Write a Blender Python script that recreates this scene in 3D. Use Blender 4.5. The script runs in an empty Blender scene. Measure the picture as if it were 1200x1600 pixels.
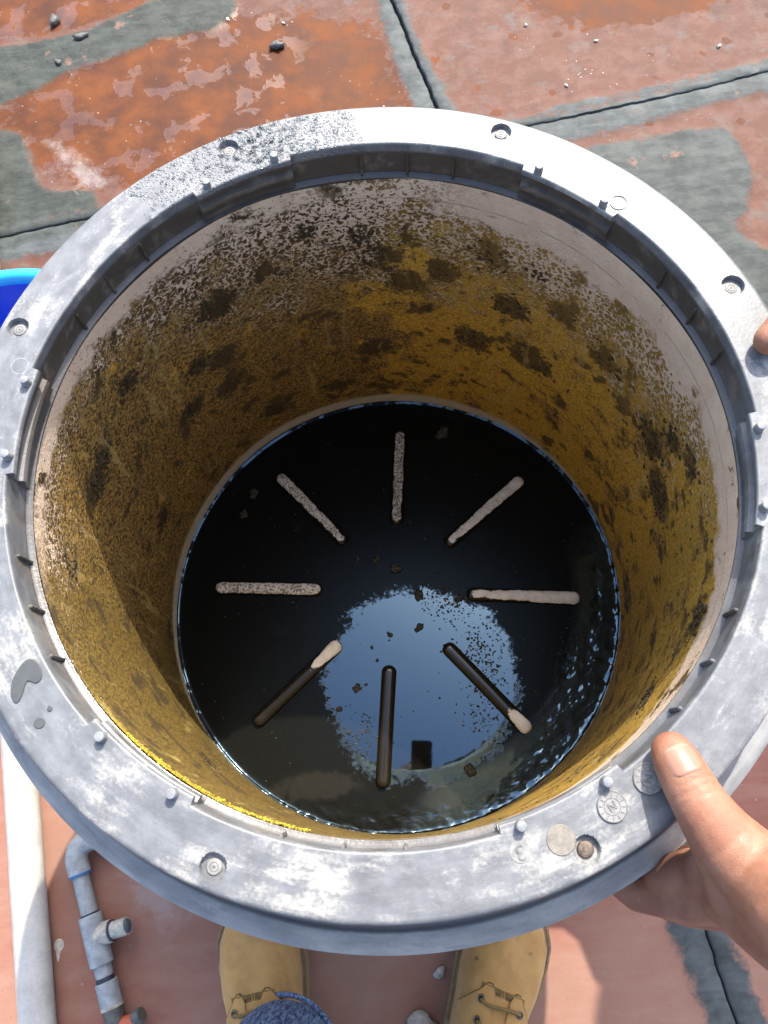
import bpy, bmesh, math, random
import numpy as np
from mathutils import Vector, Matrix, noise as mnoise
from mathutils.bvhtree import BVHTree
R = math.radians
random.seed(7); rng = np.random.default_rng(7)
SC = bpy.context.scene
COL = SC.collection

# ------------------------------------------------------------------ camera
cd = bpy.data.cameras.new("camera"); cam = bpy.data.objects.new("camera", cd); COL.objects.link(cam)
cd.sensor_fit = 'HORIZONTAL'; cd.sensor_width = 36.0; cd.lens = 36.0 * 1205 / 1200
cd.clip_start = 0.02; cd.clip_end = 500
cam.matrix_world = Matrix.Translation((-.0016, -.2155, 1.0936)) @ Matrix.Rotation(.3223, 4, 'X') @ Matrix.Rotation(-.104, 4, 'Z')
SC.camera = cam
# ------------------------------------------------------------------ light
SUN_AZ, SUN_EL = 67.0, 48.0
w = bpy.data.worlds.new("World"); SC.world = w; w.use_nodes = True
sky = w.node_tree.nodes.new('ShaderNodeTexSky'); sky.sky_type = 'NISHITA'; sky.sun_disc = False
sky.sun_elevation = R(SUN_EL); sky.sun_rotation = R(90 - SUN_AZ)
sky.air_density = 1.0; sky.dust_density = 3.2; sky.ozone_density = 1.5
bg = w.node_tree.nodes['Background']; bg.inputs[1].default_value = 0.15
w.node_tree.links.new(sky.outputs[0], bg.inputs[0])
sd = bpy.data.lights.new("sun", 'SUN'); sd.energy = 2.45; sd.angle = R(.53); sd.color = (1, .94, .83)
so = bpy.data.objects.new("sun", sd); COL.objects.link(so)
S = Vector((math.cos(R(SUN_AZ)) * math.cos(R(SUN_EL)), math.sin(R(SUN_AZ)) * math.cos(R(SUN_EL)), math.sin(R(SUN_EL))))
so.rotation_euler = S.to_track_quat('Z', 'Y').to_euler(); so.location = S * 6
SC.view_settings.view_transform = 'Standard'; SC.view_settings.look = 'None'
SC.view_settings.exposure = 1.75; SC.view_settings.gamma = 1.0
SC.render.engine = 'CYCLES'
SC.cycles.max_bounces = 10; SC.cycles.diffuse_bounces = 5; SC.cycles.glossy_bounces = 5
SC.cycles.use_denoising = True

# ------------------------------------------------------------------ node helpers
class NT:
    def __init__(s, name):
        s.m = bpy.data.materials.new(name); s.m.use_nodes = True
        s.t = s.m.node_tree; s.n = s.t.nodes; s.b = s.n['Principled BSDF']
        s.co = s.n.new('ShaderNodeTexCoord').outputs['Object']
        s.pos = s.n.new('ShaderNodeNewGeometry').outputs['Position']
    def lk(s, a, b):
        if isinstance(a, (int, float)): b.default_value = a
        elif isinstance(a, (tuple, list)): b.default_value = (*a, 1) if len(a) == 3 and len(b.default_value) == 4 else a
        else: s.t.links.new(a, b)
    def noise(s, scale, detail=4, rough=.55, vec=None, dist=0.0, out='Fac'):
        n = s.n.new('ShaderNodeTexNoise'); n.inputs['Scale'].default_value = scale; n.inputs['Detail'].default_value = detail
        n.inputs['Roughness'].default_value = rough; n.inputs['Distortion'].default_value = dist
        s.lk(vec if vec is not None else s.pos, n.inputs['Vector']); return n.outputs[out]
    def voro(s, scale, feat='F1', vec=None, out='Distance', rnd=1.0):
        n = s.n.new('ShaderNodeTexVoronoi'); n.feature = feat; n.inputs['Scale'].default_value = scale
        n.inputs['Randomness'].default_value = rnd
        s.lk(vec if vec is not None else s.pos, n.inputs['Vector']); return n.outputs[out]
    def math(s, op, a, b=0.0, clamp=False):
        n = s.n.new('ShaderNodeMath'); n.operation = op; n.use_clamp = clamp
        s.lk(a, n.inputs[0]); s.lk(b, n.inputs[1]); return n.outputs[0]
    def step(s, v, lo, hi, o0=0.0, o1=1.0):
        n = s.n.new('ShaderNodeMapRange'); n.interpolation_type = 'SMOOTHSTEP'
        for i, x in enumerate((v, lo, hi, o0, o1)): s.lk(x, n.inputs[i])
        return n.outputs[0]
    def lin(s, v, lo, hi, o0=0.0, o1=1.0):
        n = s.n.new('ShaderNodeMapRange')
        for i, x in enumerate((v, lo, hi, o0, o1)): s.lk(x, n.inputs[i])
        return n.outputs[0]
    def mix(s, f, a, b):
        n = s.n.new('ShaderNodeMix'); n.data_type = 'RGBA'
        s.lk(f, n.inputs[0]); s.lk(a, n.inputs[6]); s.lk(b, n.inputs[7]); return n.outputs[2]
    def xyz(s, v=None):
        n = s.n.new('ShaderNodeSeparateXYZ'); s.lk(v if v is not None else s.pos, n.inputs[0]); return n.outputs
    def warp(s, vec, amt, scale):
        c = s.noise(scale, 3, vec=vec, out='Color')
        a = s.n.new('ShaderNodeVectorMath'); a.operation = 'SUBTRACT'; s.lk(c, a.inputs[0]); a.inputs[1].default_value = (.5, .5, .5)
        k = s.n.new('ShaderNodeVectorMath'); k.operation = 'SCALE'; s.lk(a.outputs[0], k.inputs[0]); k.inputs['Scale'].default_value = amt
        d = s.n.new('ShaderNodeVectorMath'); d.operation = 'ADD'; s.lk(vec, d.inputs[0]); s.lk(k.outputs[0], d.inputs[1]); return d.outputs[0]
    def scl(s, vec, sc):
        k = s.n.new('ShaderNodeVectorMath'); k.operation = 'MULTIPLY'; s.lk(vec, k.inputs[0]); k.inputs[1].default_value = sc; return k.outputs[0]
    def blob(s, vec, c, rx, ry):          # 1 inside an ellipse in x,y, 0 well outside it
        x, y, z = s.xyz(vec)
        dx = s.math('DIVIDE', s.math('SUBTRACT', x, c[0]), rx); dy = s.math('DIVIDE', s.math('SUBTRACT', y, c[1]), ry)
        d = s.math('SQRT', s.math('ADD', s.math('MULTIPLY', dx, dx), s.math('MULTIPLY', dy, dy)))
        return s.math('SUBTRACT', 1.5, d, True)
    def bump(s, h, strength, dist=.001, prev=None):
        n = s.n.new('ShaderNodeBump'); n.inputs['Strength'].default_value = strength; n.inputs['Distance'].default_value = dist
        s.lk(h, n.inputs['Height'])
        if prev is not None: s.lk(prev, n.inputs['Normal'])
        return n.outputs[0]
    def out(s, col, rough=.5, normal=None, **kw):
        s.lk(col, s.b.inputs['Base Color']); s.lk(rough, s.b.inputs['Roughness'])
        if normal is not None: s.lk(normal, s.b.inputs['Normal'])
        for k, v in kw.items(): s.lk(v, s.b.inputs[k])
        return s.m

# ------------------------------------------------------------------ materials
def mat_ring():
    t = NT('aged_grey_plastic'); x, y, z = t.xyz()
    big = t.noise(20, 5, .62, vec=t.warp(t.pos, .05, 9)); mid = t.noise(75, 4, .6); fine = t.noise(420, 3, .6)
    r = t.math('SQRT', t.math('ADD', t.math('MULTIPLY', x, x), t.math('MULTIPLY', y, y)))
    cv = t.n.new('ShaderNodeCombineXYZ')      # runs with the rim: long round the ring, short across it
    for i_, q_ in enumerate((t.math('MULTIPLY', t.math('DIVIDE', x, r), .075), t.math('MULTIPLY', t.math('DIVIDE', y, r), .075), r)): t.lk(q_, cv.inputs[i_])
    rv = t.warp(cv.outputs[0], .012, 60); run = t.noise(85, 5, .65, vec=rv); hair = t.noise(700, 3, .7, vec=cv.outputs[0])
    big = t.math('ADD', t.math('MULTIPLY', big, .55), t.math('MULTIPLY', run, .45))
    base = t.mix(t.step(t.math('ADD', t.math('MULTIPLY', mid, .5), t.math('MULTIPLY', run, .5)), .36, .64), (.108, .114, .122), (.165, .174, .186))
    base = t.mix(t.math('MULTIPLY', t.step(hair, .58, .75), .3), base, (0.264, 0.264, 0.256))
    top = t.math('MAXIMUM', t.step(z, .589, .593), t.step(r, .298, .301))
    ledge = t.step(z, .5685, .5705, 1, 0); ledge = t.math('MULTIPLY', ledge, t.step(r, .27, .265))
    dust = t.math('MULTIPLY', t.step(t.math('ADD', big, t.math('MULTIPLY', t.math('SUBTRACT', fine, .5), .18)), .49, .67), t.math('ADD', .25, t.math('MULTIPLY', top, .75)))
    col = t.mix(dust, base, (.385, .375, .34))
    # brownish grime on the step wall, its far side painted darker still as shade, a wet band at the far left and fine pale scratches
    wet = t.step(t.math('ADD', t.blob(t.pos, (-.10, .275), .115, .06), t.math('MULTIPLY', t.math('SUBTRACT', mid, .5), .25)), .52, .56)
    wet = t.math('MULTIPLY', wet, top)
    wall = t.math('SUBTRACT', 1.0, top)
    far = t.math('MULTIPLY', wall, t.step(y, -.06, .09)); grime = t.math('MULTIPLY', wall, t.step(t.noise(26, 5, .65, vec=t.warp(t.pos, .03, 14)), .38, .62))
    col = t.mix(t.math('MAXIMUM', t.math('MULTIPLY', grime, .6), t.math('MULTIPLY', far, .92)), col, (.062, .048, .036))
    col = t.mix(t.math('MULTIPLY', t.math('MULTIPLY', wall, t.step(t.noise(48, 4, .65, vec=t.warp(t.pos, .03, 14)), .50, .70)), .75), col, (.17, .145, .115))
    col = t.mix(t.math('MULTIPLY', wet, .65), col, (.175, .18, .185))
    lip = t.step(r, .3120, .3150); col = t.mix(t.math('MULTIPLY', lip, t.step(run, .25, .6, .25, .7)), col, (.36, .36, .345))
    gro = t.math('MULTIPLY', t.step(r, .3004, .3018), t.step(r, .3140, .3118)); col = t.mix(t.math('MULTIPLY', gro, .85), col, (.035, .036, .04))  # groove between rim and lip: its occlusion shade is painted in as near-black
    col = t.mix(t.math('MULTIPLY', ledge, .6), col, (.05, .05, .05))
    scr = t.noise(160, 3, .7, vec=t.scl(t.pos, (.25, 1, 1)))
    rough = t.math('SUBTRACT', t.lin(mid, .2, .8, .36, .52), t.math('ADD', t.math('MULTIPLY', wet, .24), t.math('MULTIPLY', ledge, .28)))
    beads = t.math('MULTIPLY', wet, t.step(t.voro(430, vec=t.warp(t.pos, .002, 300)), .5, .15))
    b = t.bump(fine, .25, .0006); b = t.bump(scr, .12, .0006, b); b = t.bump(beads, .8, .0009, b)
    return t.out(col, rough, b)

CL = [(121.9, .456, 3), (89.6, .489, 2), (84.7, .45, 3), (79.3, .403, 3), (61.7, .476, 3), (50.3, .48, 2), (55.8, .401, 3), (48.8, .317, 4), (63.6, .303, 3), (3.7, .366, 4), (131.2, .384, 2), (147.4, .467, 2), (117.4, .164, 3), (162.7, .443, 2.5), (167.9, .441, 2), (187.7, .49, 2), (330.8, .499, 2.5), (317.7, .435, 2), (160.1, .224, 2), (222.9, .286, 2), (72.3, .434, 3), (87.6, .257, 3), (98.8, .163, 3), (137.5, .32, 2), (126, .301, 2.5), (32, .422, 2.5), (12.5, .401, 3), (99.8, .507, 1.5), (125.8, .364, 2), (8, .45, 2), (1, .47, 2), (44, .44, 2.5)]
def mat_wall():
    t = NT('algae_stained_beige_plastic'); x, y, z = t.xyz()
    P = t.warp(t.pos, .005, 150)
    lowf = t.noise(13, 5, .65); mid = t.noise(42, 5, .65); fine = t.noise(330, 4, .65); grain = t.noise(900, 2, .6)
    rt = t.step(x, .0, .16); near = t.step(y, .04, -.10); lf = t.math('MAXIMUM', t.math('MULTIPLY', t.step(x, -.12, -.22), .8), t.math('MULTIPLY', near, 1.6))
    # height against the wavering clean line: the right side stays cleaner for longer
    zz = t.math('ADD', z, t.math('ADD', t.math('MULTIPLY', t.math('SUBTRACT', lowf, .5), .42), t.math('MULTIPLY', t.math('SUBTRACT', mid, .5), .22)))
    zz = t.math('ADD', zz, t.math('SUBTRACT', t.math('MULTIPLY', rt, .018), t.math('MULTIPLY', lf, .11)))
    wdt = t.math('ADD', t.lin(zz, .33, .55, -.02, .125), t.lin(zz, .57, .66, 0, .25))
    ridge = t.math('ABSOLUTE', t.math('SUBTRACT', t.noise(172, 3, .5, vec=P, dist=.5), .5))
    worm = t.math('ADD', t.math('MULTIPLY', ridge, 1.7), t.math('MULTIPLY', t.math('SUBTRACT', fine, .5), .09))
    cell = t.math('ADD', t.math('MULTIPLY', t.voro(165, 'DISTANCE_TO_EDGE', P), .6), t.math('ADD', t.math('MULTIPLY', t.voro(520, 'DISTANCE_TO_EDGE', P), .22), t.math('MULTIPLY', t.math('SUBTRACT', t.noise(150, 4, .7), .5), .40)))
    k = t.math('MULTIPLY', t.step(mid, .42, .58), .5); k = t.math('ADD', k, t.math('MULTIPLY', rt, .4), True)
    e = t.math('ADD', t.math('MULTIPLY', worm, t.math('SUBTRACT', 1.0, k)), t.math('MULTIPLY', cell, k))
    alg = t.step(t.math('SUBTRACT', e, wdt), -.018, .018)
    top = t.step(t.math('ADD', z, t.math('MULTIPLY', t.math('SUBTRACT', mid, .5), .06)), t.math('SUBTRACT', .537, t.math('MULTIPLY', rt, .028)), t.math('SUBTRACT', .551, t.math('MULTIPLY', rt, .026)))
    top = t.math('MULTIPLY', top, t.math('SUBTRACT', 1.0, t.math('MULTIPLY', near, t.step(x, .1, -.1))))
    back = t.blob(t.pos, (.02, .262), .06, .05); top = t.math('MULTIPLY', top, t.math('SUBTRACT', 1.0, t.math('MULTIPLY', back, .9), True))
    alg = t.math('MULTIPLY', alg, t.math('SUBTRACT', 1.0, t.math('MULTIPLY', top, .95)))
    spots = t.math('MULTIPLY', t.step(t.noise(240, 3, .7), .60, .66), t.step(t.noise(20, 3), .42, .58))
    alg = t.math('MAXIMUM', alg, t.math('MULTIPLY', spots, t.math('SUBTRACT', 1.0, t.math('MULTIPLY', rt, .85))))
    foot = t.step(t.math('ADD', z, t.math('MULTIPLY', t.math('SUBTRACT', fine, .5), .03)), .104, .111)
    beige = t.mix(t.step(mid, .3, .7), (.70, .52, .37), (.78, .61, .45))
    beige = t.mix(t.math('MULTIPLY', t.step(z, .53, .45), .5), beige, (.62, .50, .28))
    gold = t.mix(t.step(fine, .35, .65), (.40, .220, .018), (.74, .445, .065))
    brown = t.mix(t.step(fine, .38, .64), (.058, .036, .012), (.46, .275, .068))
    olive = t.mix(t.step(fine, .35, .68), (.055, .036, .007), (.23, .150, .025))
    br = t.step(t.math('ADD', t.noise(24, 6, .72), t.math('MULTIPLY', t.step(x, .08, -.07), .21)), .50, .63)
    a = t.mix(br, gold, brown); a = t.mix(t.math('MULTIPLY', t.step(y, .04, -.08), t.math('SUBTRACT', .9, t.math('MULTIPLY', t.step(x, .0, .15), .5))), a, olive)
    dark = t.step(t.noise(36, 6, .74), .575, .65)
    dark2 = t.step(t.math('ADD', t.noise(30, 4, .6, vec=t.warp(t.pos, .012, 60)), t.math('MULTIPLY', t.math('SUBTRACT', fine, .5), .15)), .58, .63)
    dark2 = t.math('MAXIMUM', dark2, t.step(t.math('ADD', t.noise(15, 5, .7, vec=t.warp(t.pos, .03, 30)), t.math('MULTIPLY', t.math('SUBTRACT', fine, .5), .2)), .61, .66))
    rag = t.math('ADD', t.math('MULTIPLY', t.math('SUBTRACT', t.noise(70, 5, .7), .5), .055), t.math('MULTIPLY', t.math('SUBTRACT', fine, .5), .012))
    for ca, cz, cs in CL:
        n_ = t.n.new('ShaderNodeVectorMath'); n_.operation = 'DISTANCE'; t.lk(t.pos, n_.inputs[0]); n_.inputs[1].default_value = (.276 * math.cos(R(ca)), .276 * math.sin(R(ca)), cz)
        dark2 = t.math('MAXIMUM', dark2, t.step(t.math('ADD', n_.outputs['Value'], rag), .0055 * cs + .009, .0055 * cs + .003))
    a = t.mix(t.math('MULTIPLY', t.math('MAXIMUM', dark, dark2), .85), a, t.mix(fine, (.02, .015, .008), (.10, .065, .025)))
    fl = t.math('MULTIPLY', t.math('MULTIPLY', t.step(t.noise(250, 4, .75), .60, .66), t.step(mid, .45, .6)), t.math('ADD', t.math('MULTIPLY', rt, .65), .15)); a = t.mix(t.math('MULTIPLY', fl, t.step(z, .15, .3)), a, (.74, .60, .30))
    drip = t.step(t.noise(60, 4, .6, vec=t.scl(t.warp(t.pos, .02, 20), (1, 1, .10))), .58, .72)
    a = t.mix(t.math('MULTIPLY', drip, .45), a, (.60, .45, .15))
    alg = t.math('MAXIMUM', alg, t.math('MULTIPLY', dark2, t.step(zz, .56, .50)))
    a = t.mix(t.math('MULTIPLY', t.step(zz, .40, .50), .75), a, t.mix(rt, (.042, .028, .011), (.22, .13, .026)))
    col = t.mix(alg, beige, a)
    col = t.mix(t.math('MULTIPLY', t.step(grain, .62, .72), .35), col, (.04, .03, .012))
    yl = t.math('MULTIPLY', t.step(t.math('ADD', z, t.math('MULTIPLY', t.math('SUBTRACT', mid, .5), .07)), .545, .556), t.math('MULTIPLY', t.step(x, -.06, -.10), t.step(y, -.13, -.18)))
    col = t.mix(t.math('MULTIPLY', yl, t.step(fine, .35, .55)), col, (.52, .37, .03))
    seam = t.math('MULTIPLY', t.step(t.math('ABSOLUTE', t.math('SUBTRACT', z, .5395)), .0009, .0003), t.step(mid, .38, .52))
    col = t.mix(t.math('MULTIPLY', seam, .55), col, (.09, .07, .05))
    col = t.mix(t.math('MULTIPLY', t.math('SUBTRACT', 1.0, foot), .85), col, (.58, .52, .40))
    h = t.math('ADD', t.math('MULTIPLY', alg, .7), t.math('ADD', t.math('MULTIPLY', fine, .8), t.math('MULTIPLY', grain, .3)))
    return t.out(col, t.lin(alg, 0, 1, .42, .62), t.bump(h, .7, .002))

def mat_liquid():
    t = NT('black_sludge_water'); x, y, z = t.xyz()
    n = t.noise(40, 4); f = t.noise(260, 4, .65)
    # tan sediment showing through the shallow near side
    s = t.math('MAXIMUM', t.blob(t.pos, (-.115, -.225), .07, .022), t.blob(t.pos, (.04, -.25), .045, .022))
    s = t.math('MULTIPLY', t.step(t.math('ADD', s, t.math('MULTIPLY', t.math('SUBTRACT', t.noise(60, 5, .7), .5), 1.1)), .62, .95), .07)
    rings = t.math('MULTIPLY', t.step(t.noise(30, 3, vec=t.warp(t.pos, .03, 8)), .6, .75), .5)
    col = t.mix(rings, (.0065, .0058, .0042), (.014, .0125, .009))
    col = t.mix(s, col, (.16, .135, .10))
    # a black matt scum skin covers the water except for a ragged clear pool and the wet sludge at the edge
    sp = t.step(f, .69, .74)
    nz = t.math('ADD', t.math('MULTIPLY', t.math('SUBTRACT', t.noise(28, 5, .7), .5), .55), t.math('MULTIPLY', t.math('SUBTRACT', t.noise(190, 4, .7), .5), .42))
    clear = t.step(t.math('ADD', t.blob(t.pos, (.022, -.117), .118, .118), nz), .46, .54)
    r = t.math('SQRT', t.math('ADD', t.math('MULTIPLY', x, x), t.math('MULTIPLY', y, y)))
    rim = t.math('MULTIPLY', t.step(r, .225, .245), t.math('MAXIMUM', t.step(t.math('ADD', x, t.math('MULTIPLY', y, -.8)), .19, .25), t.math('MULTIPLY', t.step(r, .2835, .2865), t.step(t.noise(24, 4, .7), .46, .54))))
    wet = t.math('MAXIMUM', clear, rim); wet = t.math('MULTIPLY', wet, t.math('SUBTRACT', 1.0, sp))
    col = t.mix(sp, col, (.008, .0068, .0045))
    b = t.bump(t.noise(70, 3), .03, .001); b = t.bump(t.math('MULTIPLY', t.noise(230, 4, .7), t.math('SUBTRACT', 1.0, wet)), .3, .001, b)
    return t.out(col, t.lin(wet, 0, 1, .34, .03), b, **{'IOR': 2.15, 'Specular IOR Level': t.lin(wet, 0, 1, .045, .5), 'Specular Tint': (.50, .78, 1.0, 1.0)})

def mat_film(name, lo, hi, amt):     # beige rib, black film up to a height that changes along the rib
    t = NT(name); x, y, z = t.xyz(t.co)
    f = t.noise(300, 5, .75); m = t.noise(85, 3, .6)
    k = t.math('SUBTRACT', z, t.lin(x, .0, .147, lo, hi))
    k = t.math('ADD', k, t.math('ADD', t.math('MULTIPLY', t.math('SUBTRACT', f, .5), .0022), t.math('MULTIPLY', t.math('SUBTRACT', m, .5), .0042)))
    pale = t.step(k, -.0003, .0003)
    sp = t.step(t.noise(330, 5, .8), .64 - .17 * amt, .68 - .17 * amt)
    beige = t.mix(t.step(m, .35, .65), (.60, .53, .41), (.74, .66, .53))
    col = t.mix(pale, (.010, .0085, .006), t.mix(t.math('MULTIPLY', sp, .9), beige, (.03, .024, .016)))
    return t.out(col, t.lin(pale, 0, 1, .14, .45), t.bump(t.math('ADD', t.math('MULTIPLY', f, .25), t.math('MULTIPLY', pale, -.5)), .25, .0012))

def mat_plain(name, col, rough=.5, var=.25, sc=60, bump=.2, bd=.001, **kw):
    t = NT(name); n = t.noise(sc, 5, .6); f = t.noise(sc * 7, 3, .6)
    c2 = tuple(c * (1 - var) for c in col); c3 = tuple(min(1, c * (1 + var * .6)) for c in col)
    c = t.mix(t.step(t.math('ADD', t.math('MULTIPLY', n, .7), t.math('MULTIPLY', f, .3)), .33, .67), c2, c3)
    return t.out(c, t.lin(n, .2, .8, max(.02, rough - .08), min(1, rough + .08)), t.bump(f, bump, bd), **kw)

def mat_paint():
    t = NT('worn_red_floor_paint'); x, y, z = t.xyz()
    big = t.noise(3.2, 5, .6); mid = t.noise(14, 5, .65); fine = t.noise(130, 4, .65)
    stre = t.noise(30, 4, .7, vec=t.scl(t.warp(t.pos, .05, 6), (.3, 1, 1)))
    dry = t.mix(t.step(mid, .3, .7), (0.1140, 0.0471, 0.0319), (0.1786, 0.0851, 0.0608))
    dry = t.mix(t.math('MULTIPLY', t.step(stre, .52, .72), .4), dry, (0.2128, 0.1368, 0.1102))
    dry = t.mix(t.math('MULTIPLY', t.step(y, .3, -.1), .6), dry, (0.36, 0.222, 0.160))
    red = t.math('MULTIPLY', t.step(y, .55, -.1), t.step(big, .3, .7))
    dry = t.mix(t.math('MULTIPLY', red, .8), dry, t.mix(t.step(stre, .4, .65), (0.2584, 0.0798, 0.0547), (0.3040, 0.1330, 0.0988)))
    pale = t.math('MULTIPLY', t.step(t.noise(8, 5, .7), .60, .74), .3)
    dry = t.mix(pale, dry, (0.2736, 0.2356, 0.2128))
    dry = t.mix(t.math('MULTIPLY', t.math('MULTIPLY', t.step(t.noise(9, 6, .72), .52, .70), t.step(y, .3, .7)), .6), dry, (0.0532, 0.0418, 0.0365))
    up = t.step(y, .2, .7); dry = t.mix(t.math('MULTIPLY', up, .5), dry, t.mix(t.step(t.noise(26, 5, .7), .42, .62), (.060, .026, .017), (.105, .062, .050)))
    dry = t.mix(t.math('MULTIPLY', t.math('MULTIPLY', up, t.step(t.noise(17, 6, .75), .54, .66)), .55), dry, (.11, .105, .10))
    # wet zones: saturated and dark; the deepest film is smooth
    nz = t.math('MULTIPLY', t.math('SUBTRACT', t.math('ADD', t.math('MULTIPLY', mid, .6), t.math('MULTIPLY', t.noise(45, 4, .6), .4)), .5), 1.5)
    wz = t.math('MAXIMUM', t.blob(t.pos, (-.26, .99), .42, .21), t.math('MAXIMUM', t.blob(t.pos, (.55, 1.16), .20, .12), t.blob(t.pos, (-.62, 1.24), .25, .06)))
    wet = t.step(t.math('ADD', wz, nz), .50, .62)
    drops = t.math('MULTIPLY', t.step(t.voro(16, vec=t.warp(t.pos, .03, 20)), .16, .12), t.step(y, .55, .8))
    wet = t.math('MAXIMUM', wet, t.math('MULTIPLY', drops, .85))
    wc = t.mix(t.step(mid, .3, .75), (.055, .0145, .004), (.135, .040, .0085))
    col = t.mix(wet, dry, wc)
    film = t.math('MULTIPLY', t.math('MULTIPLY', wet, t.step(x, -.02, -.16)), t.step(t.noise(17, 4, .6, vec=t.warp(t.pos, .06, 12)), .55, .585))
    spk = t.step(t.noise(330, 2, .5), .70, .74)
    col = t.mix(t.math('MULTIPLY', spk, .6), col, (0.0684, 0.0456, 0.0380))
    wsp = t.step(t.voro(55, vec=t.warp(t.pos, .01, 50)), .085, .06)
    col = t.mix(t.math('MULTIPLY', wsp, t.math('MULTIPLY', t.step(big, .45, .6), .7)), col, (0.4560, 0.4256, 0.3952))
    def attr(n): k = t.n.new('ShaderNodeAttribute'); k.attribute_name = n; return k.outputs['Fac']
    edge = t.math('ADD', t.math('MULTIPLY', t.math('SUBTRACT', t.noise(28, 5, .7), .5), .040), t.math('MULTIPLY', t.math('SUBTRACT', fine, .5), .012))
    cem = t.step(t.math('ADD', attr('cement'), edge), -.005, .009)
    tone = attr('tone'); cst = t.noise(60, 4, .7, vec=t.scl(t.warp(t.pos, .04, 8), (.22, 1, 1)))
    cn = t.step(t.math('ADD', t.math('MULTIPLY', t.noise(22, 6, .68), .6), t.math('MULTIPLY', cst, .4)), .36, .64)
    light = t.mix(cn, (.042, .050, .051), (.092, .102, .102)); dk = t.mix(cn, (.022, .027, .0235), (.055, .062, .053))
    cc = t.mix(tone, light, dk); cc = t.mix(t.math('MULTIPLY', t.step(t.noise(34, 5, .7), .60, .70), .5), cc, (0.0456, 0.0494, 0.0456))
    cc = t.mix(t.math('MULTIPLY', t.step(t.noise(13, 5, .7), .62, .70), .6), cc, (0.2508, 0.1292, 0.0912))
    col = t.mix(cem, col, cc)
    lim = t.math('MULTIPLY', t.step(t.math('ADD', attr('lime'), t.math('MULTIPLY', t.math('SUBTRACT', t.noise(40, 6, .75), .5), .09)), -.012, .022), .42)
    col = t.mix(lim, col, (0.3496, 0.3268, 0.3116))
    film = t.math('MULTIPLY', film, t.math('SUBTRACT', 1.0, cem))
    dw = t.math('MULTIPLY', t.math('MULTIPLY', cem, tone), .05)
    rough = t.math('SUBTRACT', t.lin(mid, .2, .8, .6, .8), t.math('ADD', dw, t.math('ADD', t.math('MULTIPLY', t.math('MULTIPLY', wet, t.step(x, .12, .0)), .04), t.math('MULTIPLY', film, .40))))
    h = t.math('ADD', fine, t.math('ADD', t.math('MULTIPLY', stre, .8), t.math('MULTIPLY', t.math('MULTIPLY', cst, cem), 2.0)))
    hb = t.math('MULTIPLY', h, t.math('SUBTRACT', 1.0, t.math('MULTIPLY', wet, .6)))
    hb = t.math('MULTIPLY', hb, t.math('SUBTRACT', 1.0, film))
    return t.out(col, rough, t.bump(hb, .3, .0014), **{'Specular IOR Level': t.lin(film, 0, 1, .18, .5)})

def mat_cement(name, a, b, rough=.6):
    t = NT(name); mid = t.noise(20, 6, .68); fine = t.noise(170, 4, .7); st = t.noise(60, 4, .7, vec=t.scl(t.warp(t.pos, .04, 8), (.22, 1, 1)))
    c = t.mix(t.step(t.math('ADD', t.math('MULTIPLY', mid, .6), t.math('MULTIPLY', st, .4)), .36, .64), a, b)
    c = t.mix(t.math('MULTIPLY', t.step(t.noise(34, 5, .7), .60, .70), .5), c, tuple(v * .45 for v in a))
    red = t.step(t.noise(11, 5, .7), .64, .70); c = t.mix(t.math('MULTIPLY', red, .55), c, (.33, .17, .12))
    return t.out(c, t.lin(mid, .2, .8, rough - .15, rough + .15), t.bump(t.math('ADD', st, t.math('MULTIPLY', fine, .6)), .5, .002))

def mat_skin():
    t = NT('skin'); n = t.noise(38, 5, .65); f = t.noise(420, 4, .6); v = t.voro(900, 'DISTANCE_TO_EDGE', t.warp(t.pos, .002, 400))
    c = t.mix(t.step(n, .3, .7), (.250, .102, .058), (.345, .168, .102)); c = t.mix(t.math('MULTIPLY', t.step(f, .5, .8), .4), c, (0.232, 0.08, 0.04))
    c = t.mix(t.math('MULTIPLY', t.step(t.noise(95, 4, .65), .55, .75), .35), c, (0.336, 0.108, 0.064))
    fol = t.noise(210, 4, .7, vec=t.scl(t.warp(t.pos, .006, 60), (1, .35, 1)))
    h = t.math('ADD', t.math('MULTIPLY', f, .6), t.math('ADD', t.math('MULTIPLY', t.step(v, 0, .12), .5), t.math('MULTIPLY', fol, .9)))
    return t.out(c, .46, t.bump(h, .4, .0007), **{'Subsurface Weight': .10, 'Subsurface Radius': (0.0048, 0.0016, 0.0008), 'Subsurface Scale': 1.0})

def mat_denim():
    t = NT('blue_denim'); x, y, z = t.xyz()
    f = t.noise(420, 4, .75); m = t.noise(60, 3); tw = t.noise(330, 3, .7, vec=t.scl(t.pos, (1, 1, .22)))
    h = t.math('ADD', t.math('MULTIPLY', tw, .65), t.math('MULTIPLY', f, .4))
    c = t.mix(t.step(h, .44, .64), (.015, .034, .095), (.19, .27, .40)); c = t.mix(t.math('MULTIPLY', t.step(m, .5, .7), .4), c, (.10, .15, .24))
    return t.out(c, .8, t.bump(h, .5, .0012))

def mat_boot():
    t = NT('tan_nubuck_leather'); n = t.noise(24, 5, .6); f = t.noise(700, 3, .6); m = t.noise(70, 4, .65)
    c = t.mix(t.step(n, .3, .7), (.365, .190, .046), (.50, .282, .088)); c = t.mix(t.math('MULTIPLY', t.step(m, .55, .75), .5), c, (0.252, 0.1428, 0.063))
    c = t.mix(t.math('MULTIPLY', t.step(t.noise(36, 4, .6), .66, .72), .7), c, (0.1008, 0.063, 0.0336))
    return t.out(c, .72, t.bump(t.math('ADD', f, t.math('MULTIPLY', m, .8)), .25, .0012), **{'Sheen Weight': .15})

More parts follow.
